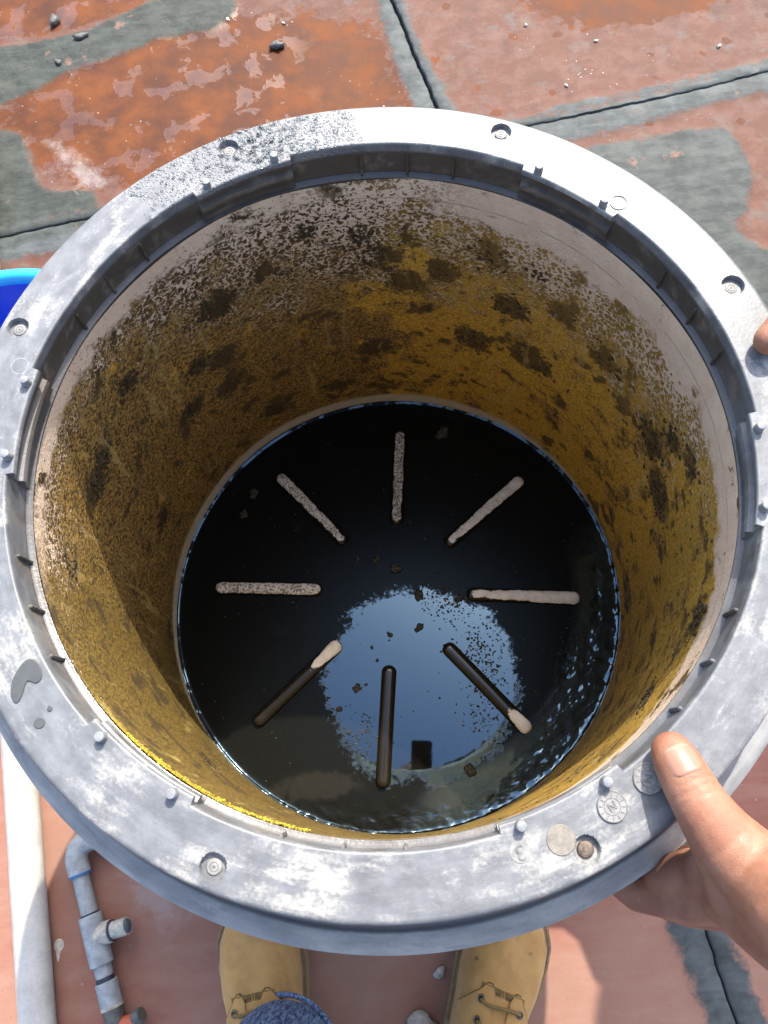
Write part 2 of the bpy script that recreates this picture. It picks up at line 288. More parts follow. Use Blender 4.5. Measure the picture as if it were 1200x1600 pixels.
M = dict(
    ring=mat_ring(), wall=mat_wall(), liquid=mat_liquid(), paint=mat_paint(), skin=mat_skin(), denim=mat_denim(), boot=mat_boot(),
    peg=mat_plain('peg_plastic', (0.204, 0.2167, 0.2295), .42, .3, 200), metal=mat_plain('dull_screw_steel', (0.357, 0.34, 0.323), .38, .35, 300, Metallic=.8),
    rust=mat_plain('rusty_screw', (0.1445, 0.102, 0.0765), .5, .5, 300, Metallic=.3),
    mark=mat_plain('dusty_moulded_mark', (.235, .235, .23), .6, .3, 150), bore=mat_plain('shaded_pipe_bore', (.10, .12, .15), .7, .3, 120), socket=mat_plain('dirty_screw_socket', (0.136, 0.1275, 0.1105), .6, .4, 300), inset=mat_plain('faded_moulding', (.165, .168, .172), .6, .3, 200), outer=mat_plain('outer_tub_plastic', (0.255, 0.238, 0.2125), .5),
    clump=mat_plain('dark_algae_clump', (0.0808, 0.0527, 0.0187), .65, .7, 200, .8, .002), crust=mat_plain('yellow_algae_crust', (0.391, 0.2975, 0.0255), .6, .5, 160, .6, .002),
    dirt=mat_plain('wet_dirt', (0.0425, 0.034, 0.0187), .25, .6, 300, .6, .002), water=mat_plain('water_film', (0.0723, 0.0765, 0.0765), .12, .15, 40, .02),
    drop=None, cem=mat_cement('grey_cement_smear', (.16, .17, .165), (.27, .28, .28)), cemwet=mat_cement('damp_cement', (.085, .095, .088), (.15, .16, .145), .42),
    cemgreen=mat_cement('greenish_cement_patch', (.13, .15, .145), (.22, .25, .245), .45), base=mat_cement('joint_bed', (.03, .03, .03), (.07, .07, .07)),
    white=mat_cement('white_lime_residue', (0.3116, 0.2788, 0.2706), (0.451, 0.4264, 0.41)), stone=mat_plain('dark_stone', (.075, .075, .072), .35, .5, 120, .5, .003),
    chip=mat_plain('white_chip', (0.5084, 0.4756, 0.41), .7, .3, 150, .5, .003), pvc=mat_plain('weathered_white_pvc', (0.451, 0.4346, 0.3936), .42, .18, 40, .12),
    gpvc=mat_plain('grey_pvc', (0.2952, 0.3116, 0.3116), .45, .28, 90, .2), cpvc=mat_plain('stained_pvc', (0.41, 0.3772, 0.3116), .5, .45, 150, .3), glue=mat_plain('blue_pipe_cement', (0.0164, 0.1148, 0.2952), .35, .3, 200),
    dkglue=mat_plain('dark_pipe_cement', (0.0246, 0.0287, 0.0492), .4, .3, 200), mould=mat_plain('grimy_grey_pipe', (0.1066, 0.1025, 0.0902), .6, .4, 80, .3),
    orange=mat_plain('orange_red_fitting', (0.451, 0.0984, 0.0328), .45, .3, 80), bucket=mat_plain('blue_bucket_plastic', (0.0066, 0.0574, 0.5084), .32, .08, 12, .03), bucketrim=mat_plain('light_blue_bucket_rim', (0.0164, 0.3444, 0.656), .35, .08, 20, .03),
    sole=mat_plain('boot_sole_rubber', (0.246, 0.1722, 0.0902), .65, .3, 150), lace=mat_plain('tan_lace', (0.246, 0.1558, 0.0492), .8, .35, 900, .6), eyelet=mat_plain('brass_eyelet', (0.164, 0.1312, 0.0902), .35, .3, 300, Metallic=.7), seam=mat_plain('boot_seam', (0.164, 0.0943, 0.0246), .8, .4, 500, .5),
    hole=mat_plain('dark_hole', (0.0082, 0.0082, 0.0082), .8), shirt=mat_plain('grey_work_shirt', (.20, .21, .23), .85, .2, 60, .4, .002), shirt2=mat_plain('dark_green_shirt', (.07, .10, .07), .85, .2, 60, .4, .002),
    trous=mat_plain('dark_trousers', (.035, .037, .045), .85, .2, 60, .4, .002), nail=mat_plain('nail', (.31, .155, .105), .42, .06, 120, .05), nailtip=mat_plain('nail_tip', (.34, .21, .15), .42, .06, 120, .05),
    hair=mat_plain('black_hair', (.012, .010, .009), .5, .4, 400, .8, .004), shoe=mat_plain('dark_shoe', (.03, .03, .03), .5), phone=mat_plain('black_phone', (.02, .02, .022), .2, .1))
def mat_drop():
    t = NT('water_drop'); return t.out((.9, .95, .95), .02, None, **{'Transmission Weight': 1.0, 'IOR': 1.33})
M['drop'] = mat_drop()

# ------------------------------------------------------------------ object helpers
def obj(name, bm, m, parent=None, smooth=True, auto=None):
    me = bm
    if isinstance(bm, bmesh.types.BMesh):
        me = bpy.data.meshes.new(name); bm.to_mesh(me); bm.free()
    for k in (m if isinstance(m, (list, tuple)) else [m]): me.materials.append(k)
    if smooth: me.polygons.foreach_set('use_smooth', [True] * len(me.polygons))
    if auto is not None: me.set_sharp_from_angle(angle=R(auto))
    o = bpy.data.objects.new(name, me); COL.objects.link(o)
    if parent is not None: o.parent = parent
    return o
def tag(o, label=None, cat=None, group=None, kind=None):
    for k, v in (('label', label), ('category', cat), ('group', group), ('kind', kind)):
        if v: o[k] = v
    return o
def thing(name, label, cat, loc=(0, 0, 0), group=None):
    o = bpy.data.objects.new(name, None); COL.objects.link(o); o.location = loc; o.empty_display_size = .05
    return tag(o, label, cat, group)
def grid_mesh(name, V, nu, nv, wrap_u=True, flip=False):
    V = np.asarray(V, float).reshape(-1, 3); idx = np.arange(nu * nv).reshape(nu, nv)
    a = idx if wrap_u else idx[:-1]; b = np.roll(idx, -1, 0) if wrap_u else idx[1:]
    q = np.stack([a[:, :-1], b[:, :-1], b[:, 1:], a[:, 1:]], -1).reshape(-1, 4)
    if flip: q = q[:, ::-1]
    me = bpy.data.meshes.new(name); me.vertices.add(len(V)); me.vertices.foreach_set('co', V.ravel())
    me.loops.add(q.size); me.loops.foreach_set('vertex_index', q.ravel().astype(np.int32))
    me.polygons.add(len(q)); me.polygons.foreach_set('loop_start', np.arange(0, q.size, 4, dtype=np.int32))
    me.update(calc_edges=True); me.validate(); return me
def cyl(bm, p0, p1, r0, r1=None, seg=24, cap=True, bevel=0):
    p0, p1 = Vector(p0), Vector(p1); r1 = r0 if r1 is None else r1; d = p1 - p0
    g = bmesh.ops.create_cone(bm, cap_ends=cap, segments=seg, radius1=r0, radius2=r1, depth=d.length)
    bmesh.ops.transform(bm, matrix=Matrix.Translation((p0 + p1) / 2) @ d.to_track_quat('Z', 'Y').to_matrix().to_4x4(), verts=g['verts'])
    if bevel:
        es = list({e for v in g['verts'] for e in v.link_edges if len(e.link_faces) == 2 and e.calc_face_angle(0) > .8})
        bmesh.ops.bevel(bm, geom=es, offset=bevel, segments=2, affect='EDGES', profile=.5)
def tube(bm, pts, r, seg=12, cap=True):
    pts = [Vector(p) for p in pts]; rings = []; rr = r if isinstance(r, (list, tuple)) else [r] * len(pts); up = None
    for i, p in enumerate(pts):
        d = (pts[min(i + 1, len(pts) - 1)] - pts[max(i - 1, 0)]).normalized()
        if up is None: up = Vector((0, 0, 1)) if abs(d.z) < .9 else Vector((1, 0, 0))
        s = d.cross(up).normalized(); up = s.cross(d)
        rings.append([bm.verts.new(p + (s * math.cos(2 * math.pi * k / seg) + up * math.sin(2 * math.pi * k / seg)) * rr[i]) for k in range(seg)])
    for a, b in zip(rings, rings[1:]):
        for k in range(seg): bm.faces.new((a[k], a[(k + 1) % seg], b[(k + 1) % seg], b[k]))
    if cap: bm.faces.new(rings[0][::-1]); bm.faces.new(rings[-1])
def lump(bm, c, r, sub=1, flat=(1, 1, 1), rough=.35, rot=None, seed=0):
    g = bmesh.ops.create_icosphere(bm, subdivisions=sub, radius=1.0)
    Q = rot.to_matrix() if rot is not None else Matrix.Rotation(random.random() * 6.28, 3, 'Z')
    sd = Vector((seed * 1.7 + 3.1, random.random() * 50, random.random() * 50))
    for v in g['verts']:
        k = 1 + rough * 2 * mnoise.noise(v.co * 1.6 + sd)
        v.co = Vector(c) + Q @ Vector((v.co.x * flat[0], v.co.y * flat[1], v.co.z * flat[2])) * (r * k)
_t = bmesh.new(); bmesh.ops.create_icosphere(_t, subdivisions=3, radius=1.0); SPH = [v.co.copy() for v in _t.verts]; _t.free()
def hullcap(big, p0, r0, p1, r1):
    bm = bmesh.new()
    for c, r in ((p0, r0), (p1, r1)):
        for q in SPH: bm.verts.new(c + q * r)
    bmesh.ops.convex_hull(bm, input=bm.verts[:])
    for v in [v for v in bm.verts if not v.link_faces]: bm.verts.remove(v)
    me = bpy.data.meshes.new('hull'); bm.to_mesh(me); bm.free(); big.from_mesh(me); bpy.data.meshes.remove(me)
def remesh(chains, voxel, smooth=6, fac=.5):
    bm = bmesh.new()
    for p0, r0, p1, r1 in chains: hullcap(bm, Vector(p0), r0, Vector(p1), r1)
    me = bpy.data.meshes.new('tmp'); bm.to_mesh(me); bm.free()
    o = bpy.data.objects.new('tmp', me); COL.objects.link(o)
    m = o.modifiers.new('r', 'REMESH'); m.mode = 'VOXEL'; m.voxel_size = voxel
    if smooth: s = o.modifiers.new('s', 'SMOOTH'); s.iterations = smooth; s.factor = fac
    bpy.context.view_layer.update()
    dg = bpy.context.evaluated_depsgraph_get(); me2 = bpy.data.meshes.new_from_object(o.evaluated_get(dg))
    bpy.data.objects.remove(o); bpy.data.meshes.remove(me); me2.materials.clear(); return me2
def chain(pts):      # [(x,y,z,r), ...] to capsule segments
    return [(p[:3], p[3], q[:3], q[3]) for p, q in zip(pts, pts[1:])]

# ------------------------------------------------------------------ the terrace floor
def outline(pts, step=.02, amp=.008, seed=0):
    out = []; n = len(pts)
    for i in range(n):
        a, b = Vector((*pts[i], 0)), Vector((*pts[(i + 1) % n], 0)); k = max(1, int((b - a).length / step)); nn = (b - a).normalized(); nn = Vector((-nn.y, nn.x, 0))
        for j in range(k):
            p = a.lerp(b, j / k); out.append(p + nn * amp * 2 * mnoise.noise(Vector((p.x * 28, p.y * 28, seed))) + nn * amp * mnoise.noise(Vector((p.x * 90, p.y * 90, seed + 5))))
    return out
def chaikin(p, n=2):
    for _ in range(n): p = [q for a, b in zip(p, p[1:] + p[:1]) for q in ((a[0] * .75 + b[0] * .25, a[1] * .75 + b[1] * .25), (a[0] * .25 + b[0] * .75, a[1] * .25 + b[1] * .75))]
    return p
def patch(name, pts, z0, z1, m, parent=None, step=.02, amp=.008, seed=0, inset=.004):
    o = outline(pts, step, amp, seed); bm = bmesh.new()
    c = sum(o, Vector()) / len(o)
    lo = [bm.verts.new((p.x, p.y, z0)) for p in o]; hi = [bm.verts.new((p.x + (c - p).normalized().x * inset, p.y + (c - p).normalized().y * inset, z1)) for p in o]
    n = len(o)
    for i in range(n): bm.faces.new((lo[i], lo[(i + 1) % n], hi[(i + 1) % n], hi[i]))
    es = [bm.edges.get((hi[i], hi[(i + 1) % n])) for i in range(n)]
    bmesh.ops.triangle_fill(bm, edges=es, use_beauty=True, use_dissolve=False)
    bmesh.ops.recalc_face_normals(bm, faces=bm.faces)
    ob = obj(name, bm, m, parent, smooth=False); return ob
bm = bmesh.new(); bmesh.ops.create_grid(bm, x_segments=2, y_segments=2, size=60, matrix=Matrix.Translation((0, 0, -.014)))
floor_ = tag(obj('terrace_floor', bm, M['base'], smooth=False), 'worn red painted concrete terrace floor with grey cement joints', None, None, 'structure')
J1 = [(-.10, 2.3), (.115, 1.177), (.167, .91), (.185, .825), (.345, -.4515), (.358, -.546), (.52, -1.7)]
J2 = [(-2.0, .54), (-.6127, .719), (-.4575, .742), (.185, .825), (.55, .868), (.77, .905), (2.1, 1.08)]
cem = [
    ('cemwet', [(-.66, .99), (-.5602, 1.0453), (-.5014, 1.081), (-.3928, 1.1091), (-.3319, 1.1377), (-.2338, 1.1469), (-.19, 1.1704), (-.175, 1.25), (-.3362, 1.2456), (-.4675, 1.1844), (-.5655, 1.1652), (-.68, 1.155)]),
    ('cemwet', [(-.72, .93), (-.63, .965), (-.5858, .9376), (-.5653, .8862), (-.54, .8131), (-.45, .7988), (-.44, .757), (-.5352, .745), (-.72, .724)]),
    ('cem', [(.201, .842), (.3216, .8595), (.3947, .8836), (.5363, .8974), (.6562, .9143), (.7172, .9258), (.95, .965), (.95, .944), (.77, .918), (.55, .881)]),
    ('cem', [(.205, .812), (.3595, .790), (.4397, .8049), (.5342, .8213), (.6421, .8435), (.7612, .8601), (.96, .89), (.95, .921), (.77, .895), (.55, .858)]),
    ('cem', [(-.76, .688), (-.6127, .706), (-.4575, .729), (-.30, .748), (-.32, .72), (-.5111, .676), (-.76, .655)]),
    ('cemgreen', [(.5255, .7893), (.607, .8), (.662, .7927), (.6885, .7397), (.6895, .6775), (.6574, .6148), (.6324, .5788), (.6661, .5426), (.76, .45), (.66, .30), (.563, .40), (.44, .56), (.33, .70), (.36, .765), (.4371, .785)]),
    ('cem', [(.085, 1.30), (.1003, 1.1794), (.118, 1.0547), (.1282, .983), (.142, .87), (.160, .87), (.150, .95), (.108, 1.18), (.09, 1.27)]),
    ('cem', [(.1195, 1.20), (.1392, 1.1739), (.1502, 1.0741), (.1672, .9931), (.1781, .9082), (.192, .85), (.187, .84), (.176, .90), (.155, 1.01), (.125, 1.177)]),
    ('cem', [(.290, -.36), (.2995, -.4365), (.3154, -.4736), (.3332, -.5168), (.3384, -.5444), (.36, -.66), (.366, -.66), (.348, -.55), (.336, -.452), (.322, -.36)]),
    ('cem', [(.343, -.36), (.3616, -.4637), (.3749, -.5069), (.3841, -.5485), (.41, -.66), (.386, -.66), (.368, -.55), (.354, -.452), (.336, -.36)]),
    ('white', [(-.395, -.315), (-.36, -.317), (-.322, -.345), (-.30, -.365), (-.318, -.378), (-.345, -.374), (-.372, -.350)]),
    ('white', [(-.545, .929), (-.4721, .8768), (-.4307, .8147), (-.4758, .8035), (-.5004, .859)])]
def sdf(px, py, poly):       # signed distance in metres, positive inside the outline
    q = np.array(poly); d = np.full(px.shape, 9.0); ins = np.zeros(px.shape, bool)
    for (x0, y0), (x1, y1) in zip(q, np.roll(q, -1, 0)):
        ex, ey = x1 - x0, y1 - y0; t = np.clip(((px - x0) * ex + (py - y0) * ey) / (ex * ex + ey * ey + 1e-12), 0, 1)
        d = np.minimum(d, np.hypot(px - x0 - t * ex, py - y0 - t * ey))
        if y0 != y1: ins ^= ((y0 > py) != (y1 > py)) & (px < (x1 - x0) * (py - y0) / (y1 - y0) + x0)
    return np.where(ins, d, -d)
def jx(y): return np.interp(y, [p[1] for p in J1[::-1]], [p[0] for p in J1[::-1]]) + .0009 * np.sin(41 * y) + .0007 * np.sin(173 * y + 1) + .0004 * np.sin(411 * y)
def jy(x): return np.interp(x, [p[0] for p in J2], [p[1] for p in J2]) + .0010 * np.sin(23 * x + 2) + .0007 * np.sin(149 * x) + .0004 * np.sin(377 * x)
for sx, sy in ((-1, 1), (1, 1), (-1, -1), (1, -1)):      # four cast slabs meeting at the joints
    x_far, y_far = (-2.0 if sx < 0 else 2.1), (2.3 if sy > 0 else -1.7)
    us = np.concatenate([np.linspace(0, .42, 105, endpoint=False), np.linspace(.42, 1, 12)]); us[1] = .0015
    vs = np.concatenate([np.linspace(0, .60, 150, endpoint=False), np.linspace(.60, 1, 8)]); vs[1] = .0015
    U, W_ = np.meshgrid(us, vs, indexing='ij'); y0 = .825 + (y_far - .825) * W_; X = jx(y0); X = X + (x_far - X) * U
    Y = jy(X) + sy * .0009; Y = Y + (y_far - Y) * W_; X = jx(Y) * (1 - U) + x_far * U + sx * (.0032 if sy > 0 else .0011) * (1 - U)
    sd_c = np.full(X.shape, -1.0); tone = np.zeros(X.shape); lime = np.full(X.shape, -1.0)
    for m_, p_ in cem:
        d_ = sdf(X, Y, p_)
        if m_ == 'white': lime = np.maximum(lime, d_)
        else:
            tone = np.where(d_ > sd_c, {'cem': 0.0, 'cemwet': 1.0, 'cemgreen': .5}[m_], tone); sd_c = np.maximum(sd_c, d_)
    jd = np.maximum(.030 + .012 * np.sin(9 * Y + sx) - np.abs(X - jx(Y)), .024 + .010 * np.sin(8 * X + sy) - np.abs(Y - jy(X))); tone = np.where(sd_c > jd, tone, np.where(X < -.3, .7, .1)); sd_c = np.maximum(sd_c, jd)
    Z_ = .0022 * np.clip((sd_c + .006) / .012, 0, 1) - .0025 * ((U < .0008) | (W_ < .0008))
    n_u, n_v = X.shape; top = np.stack([X, Y, Z_], -1)
    # side faces down into the joints
    full = np.zeros((n_u + 1, n_v + 1, 3)); full[1:, 1:] = top; full[0, 1:] = top[0]; full[1:, 0] = top[:, 0]; full[0, 0] = top[0, 0]; full[0, :, 2] = -.014; full[:, 0, 2] = -.014
    me = grid_mesh('slab', full, n_u + 1, n_v + 1, wrap_u=False, flip=(sx * sy < 0))
    for nm, arr in (('cement', sd_c), ('tone', tone), ('lime', lime)):
        g_ = np.zeros((n_u + 1, n_v + 1)); g_[1:, 1:] = arr; g_[0, 1:] = arr[0]; g_[1:, 0] = arr[:, 0]; g_[0, 0] = arr[0, 0]
        at_ = me.attributes.new(nm, 'FLOAT', 'POINT'); at_.data.foreach_set('value', g_.ravel().astype(np.float32))
    obj('slab', me, M['paint'], floor_, auto=50)
for i, (x, y, r, m) in enumerate([(-.111, 1.087, .013, 'stone'), (-.201, 1.169, .0045, 'chip'), (-.114, .904, .0045, 'stone'), (-.095, 1.145, .004, 'chip'), (.3575, 1.078, .0045, 'chip'),
        (.479, 1.021, .004, 'chip'), (.407, .923, .004, 'chip'), (.698, .978, .005, 'chip'), (.252, .777, .004, 'stone'), (-.534, 1.211, .014, 'stone'), (-.483, 1.163, .012, 'stone'), (-.524, 1.104, .009, 'stone'), (.007, -.4586, .008, 'chip'), (-.0193, -.511, .019, 'chip')]):
    bm = bmesh.new(); lump(bm, (0, 0, r * .35), r, 2, (1, .62, .5), .45, Matrix.Rotation(i * 1.9, 3, 'Z').to_quaternion(), i)
    labs = {0: 'dark wet stone on the orange wet floor above the tub', 9: 'large dark stone beside the grey cement band at top left', 10: 'dark stone just right of the largest stone on the cement band', 13: 'crumpled pale flake lying between the two boots at the photo edge', 12: 'small white chip on the red floor beside the right boot',
            8: 'small grey stone right of the rim screw at the top'}
    labs.update({1: 'white chip on the right end of the grey cement band at top left', 2: 'small dark stone on the wet floor just above the droplet-covered rim', 3: 'white chip right of the dark wet stone', 4: 'white chip on the pink slab nearest the photo top', 5: 'white chip in the middle of the pink slab',
                 6: 'white chip on the pink slab nearest the grey joint', 7: 'white chip beside the wet dark corner at top right', 11: 'small dark stone left below the cement band at top left'})
    o = obj('stone' if m == 'stone' else 'chip', bm, M[m]); o.location = (x, y, .0); tag(o, labs[i], 'stone' if m == 'stone' else 'chip', 'loose stones and chips on the floor')

dp = [(-.4714 + .0065 * math.cos(R(k)), -.3845 + .0075 * math.sin(R(k))) for k in range(-60, 241, 25)] + [(-.4738, -.394), (-.4728, -.402), (-.4712, -.404), (-.4700, -.400), (-.4690, -.393)]
patch('paint_drip', chaikin(dp, 1), .0002, .0012, M['chip'], floor_, .003, .0006, 71, .0006)
# ------------------------------------------------------------------ the tub
tub = thing('plastic_tub', 'round grey-rimmed plastic tub with algae-stained beige inside, seen from above', 'tub')
RIM = .6; SEG = [109.5 - 60 * k for k in range(6)]
N = 2160
def narrow(th):
    d = min(abs((th - s + 180) % 360 - 180) for s in SEG); return 1.0 if d < 9.15 else 0.0
OUT = [(.274, -.078), (.300, -.0775), (.3235, -.0765), (.3262, -.0745), (.3268, -.071), (.3268, -.0565), (.3262, -.0530), (.3240, -.0512), (.3205, -.0505), (.3145, -.0505), (.3115, -.0490), (.3098, -.0455), (.3050, -.024), (.3022, -.010), (.3016, -.005), (.3008, -.0020), (.2995, -.0005), (.2980, 0)]
top_r = np.linspace(.2972, .2630, 46)
WID = [(.2623, -.0002), (.2617, -.0010), (.2616, -.0022), (.2617, -.0045), (.2617, -.006), (.2618, -.0075), (.2619, -.015), (.2619, -.0165), (.2620, -.0185), (.2620, -.0205), (.2621, -.022), (.2622, -.029), (.2622, -.0315)]
NAR = [(.2573, -.0002), (.2567, -.0010), (.2566, -.0022), (.2566, -.0045), (.2585, -.006), (.2608, -.0075), (.2608, -.015), (.2575, -.0165), (.2566, -.0185), (.2566, -.0205), (.2590, -.022), (.2605, -.029), (.2607, -.0315)]
END = [(.2604, -.0328), (.2588, -.0332), (.2579, -.0336), (.2577, -.0343), (.2620, -.046)]
V = np.zeros((N, len(OUT) + 46 + len(WID) + len(END), 3)); th = np.arange(N) * 360 / N
for i in range(N):
    k = narrow(th[i]); rin = .2630 - .0050 * k
    pr = OUT + [(float(.2972 + (rin - .2972) * j / 45), 0.0) for j in range(46)] + (NAR if k else WID) + END
    pr = np.array(pr); c, s = math.cos(R(th[i])), math.sin(R(th[i]))
    V[i, :, 0] = pr[:, 0] * c; V[i, :, 1] = pr[:, 0] * s; V[i, :, 2] = RIM + pr[:, 1]
# slight unevenness of the moulded rim
V[:, :, 2] += (.0006 * np.sin(3 * np.radians(th) + 1) + .0004 * np.sin(7 * np.radians(th)))[:, None]
SCREW = [(109.5 - 45 * k, .2872) for k in range(8)]
RC = .0080
def recess(V, cx, cy, rc, depth):
    j0, j1 = len(OUT) - 1, len(OUT) + 46
    X = V[:, j0:j1]; d = np.hypot(X[..., 0] - cx, X[..., 1] - cy); ux = (X[..., 0] - cx) / np.maximum(d, 1e-9); uy = (X[..., 1] - cy) / np.maximum(d, 1e-9)
    inn = d < rc; near_i = inn & (d > rc - .0009); near_o = (~inn) & (d < rc + .0008)
    for m_, rr in ((near_i, rc - .0003), (near_o, rc + .0002)):
        X[..., 0][m_] = cx + ux[m_] * rr; X[..., 1][m_] = cy + uy[m_] * rr
    X[..., 2][inn] -= depth
for a, r in SCREW: recess(V, r * math.cos(R(a)), r * math.sin(R(a)), RC, .0042)
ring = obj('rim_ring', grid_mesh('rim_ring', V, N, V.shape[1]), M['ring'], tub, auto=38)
# ribs on the step wall, three between each two bosses
first = None
for s in SEG:
    for d in (-8.4, 0, 8.4):
        if first is None:
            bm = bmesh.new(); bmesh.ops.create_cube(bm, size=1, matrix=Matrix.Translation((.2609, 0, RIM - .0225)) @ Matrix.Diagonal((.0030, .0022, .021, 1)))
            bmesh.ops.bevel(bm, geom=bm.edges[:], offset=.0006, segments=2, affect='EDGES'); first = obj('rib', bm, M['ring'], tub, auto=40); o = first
        else: o = first.copy(); COL.objects.link(o); o.parent = tub
        o.rotation_euler.z = R(s + 30 + d)
first = None
for s in SEG:
    for d in (-6.35, 6.35):
        if first is None:
            bm = bmesh.new(); cyl(bm, (0, 0, -.001), (0, 0, .0068), .0036, .0031, 28, True, .0007); first = obj('peg', bm, M['peg'], tub, auto=40); o = first
        else: o = first.copy(); COL.objects.link(o); o.parent = tub
        o.location = (.2608 * math.cos(R(s + d)), .2608 * math.sin(R(s + d)), RIM)
def ringdisc(bm, r, w, h, z=0.0, seg=48):
    g = []
    for k in range(seg):
        a = 2 * math.pi * k / seg; c, s = math.cos(a), math.sin(a)
        g.append([bm.verts.new((rr * c, rr * s, z + zz)) for rr, zz in ((r + w, -.0005), (r + w * .5, h), (r - w * .5, h), (r - w, -.0005))])
    for k in range(seg):
        a, b = g[k], g[(k + 1) % seg]
        for j in range(3): bm.faces.new((a[j], b[j], b[j + 1], a[j + 1]))
def screw_mesh(m):
    bm = bmesh.new(); cyl(bm, (0, 0, 0), (0, 0, .0014), .0052, .0044, 28, True, .0004)
    sc = obj('screw', bm, M[m], tub, auto=35)
    bm = bmesh.new(); ringdisc(bm, .0026, .0004, .0016, seg=24); cyl(bm, (0, 0, .0009), (0, 0, .00155), .0011, .0009, 12)
    sl_ = obj('screw_socket', bm, M['socket'], sc, auto=40); return sc
sc0 = screw_mesh('mark'); sc1 = screw_mesh('rust'); tag(sc1, 'rusty dark screw beside the round stain')
for i, (a, r) in enumerate(SCREW):
    if i == 4: o = sc1
    elif i == 0: o = sc0
    else:
        o = sc0.copy(); COL.objects.link(o); o.parent = tub
        for c in sc0.children: c2 = c.copy(); COL.objects.link(c2); c2.parent = o
    o.location = (r * math.cos(R(a)), r * math.sin(R(a)), RIM - .0043); o.rotation_euler.z = i * 1.1
# moulded circles, date wheels and the digit on the rim
first = None
for a, r in [(221.4, .2715), (266.3, .2700), (357.0, .2705), (41.5, .2705), (101.5, .2715), (160.5, .2715)]:
    if first is None: bm = bmesh.new(); ringdisc(bm, .0064, .0006, .0003); first = o = obj('moulded_circle', bm, M['mark'], tub)
    else: o = first.copy(); COL.objects.link(o); o.parent = tub
    o.location = (r * math.cos(R(a)), r * math.sin(R(a)), RIM)
def glyph(txt, size, depth):
    cu = bpy.data.curves.new('t', 'FONT'); cu.body = txt; cu.size = size; cu.extrude = depth; cu.align_x = 'CENTER'; cu.align_y = 'CENTER'
    o = bpy.data.objects.new('t', cu); COL.objects.link(o); bpy.context.view_layer.update()
    me = bpy.data.meshes.new_from_object(o.evaluated_get(bpy.context.evaluated_depsgraph_get())); bpy.data.objects.remove(o); me.materials.clear(); return me
for a, r, rot in [(294.8, .2741, 25), (300.6, .2735, 70)]:
    bm = bmesh.new(); cyl(bm, (0, 0, -.001), (0, 0, -.00005), .0092, .0088, 40)
    w_ = obj('date_wheel', bm, M['mark'], tub, auto=40); w_.location = (r * math.cos(R(a)), r * math.sin(R(a)), RIM + .0004); w_.rotation_euler.z = R(rot)
    bm = bmesh.new(); ringdisc(bm, .0086, .0005, .0002); ringdisc(bm, .0048, .0004, .0002)
    for k in range(12):
        A = Matrix.Rotation(k * math.pi / 6, 4, 'Z'); bmesh.ops.create_cube(bm, size=1, matrix=A @ Matrix.Translation((.0068, 0, .0000)) @ Matrix.Diagonal((.0022, .0005, .0005, 1)))
    obj('wheel_marking', bm, M['inset'], w_, smooth=False)
    o = obj('wheel_letter', glyph('N', .0072, .0003), M['inset'], w_, smooth=False); o.location.z = .0001
bm = bmesh.new(); cyl(bm, (0, 0, -.001), (0, 0, .0001), .0066, .0062, 30); o1 = obj('digit_pad', bm, M['mark'], tub, auto=40)
bm = bmesh.new(); o1.location = (.2740 * math.cos(R(282)), .2740 * math.sin(R(282)), RIM + .0003); bm.free()
o2 = obj('digit', glyph('3', .0125, .0004), M['inset'], o1, smooth=False); o2.rotation_euler.z = R(195); o2.location = (0, 0, .0002)
# round stain beside the rusty screw
bm = bmesh.new(); cyl(bm, (0, 0, -.0012), (0, 0, -.00012), .0090, .0082, 40); o = obj('round_stain', bm, mat_plain('brown_grey_stain', (.20, .185, .155), .6, .3, 200), tub, auto=40)
o.location = (.2765 * math.cos(R(287.2)), .2765 * math.sin(R(287.2)), RIM + .0004)

# inner wall, floor and outer shell
def wall_r(z): return float(np.interp(RIM - z, [.030, .035, .10, .25, .40, .47, .495, .5075], [.2578, .2579, .2625, .2730, .2840, .2885, .2893, .2880]))
zs = np.concatenate([np.linspace(.5655, .11, 76), np.linspace(.108, .0885, 10)]); NW = 360
V = np.zeros((NW, len(zs), 3)); tw = np.radians(np.arange(NW))
for j, z in enumerate(zs):
    r = wall_r(z) + .0008 * np.sin(2 * tw + 6 * z) + .0004 * np.sin(9 * tw + 11 * z)
    V[:, j, 0] = r * np.cos(tw); V[:, j, 1] = r * np.sin(tw); V[:, j, 2] = z
obj('inner_wall', grid_mesh('inner_wall', V, NW, len(zs), flip=False), M['wall'], tub)
bm = bmesh.new(); bmesh.ops.create_circle(bm, cap_ends=True, segments=96, radius=.292, matrix=Matrix.Translation((0, 0, .072))); obj('tub_floor', bm, M['outer'], tub, smooth=False)
pr = [(.2745, .5235), (.278, .50), (.290, .25), (.298, .08), (.298, .012), (.294, .003), (.285, .0012), (.02, .0012)]
V = np.array([[(r * math.cos(R(a)), r * math.sin(R(a)), z) for r, z in pr] for a in range(0, 360, 3)]); obj('outer_shell', grid_mesh('outer_shell', V, 120, len(pr)), M['outer'], tub, auto=40)

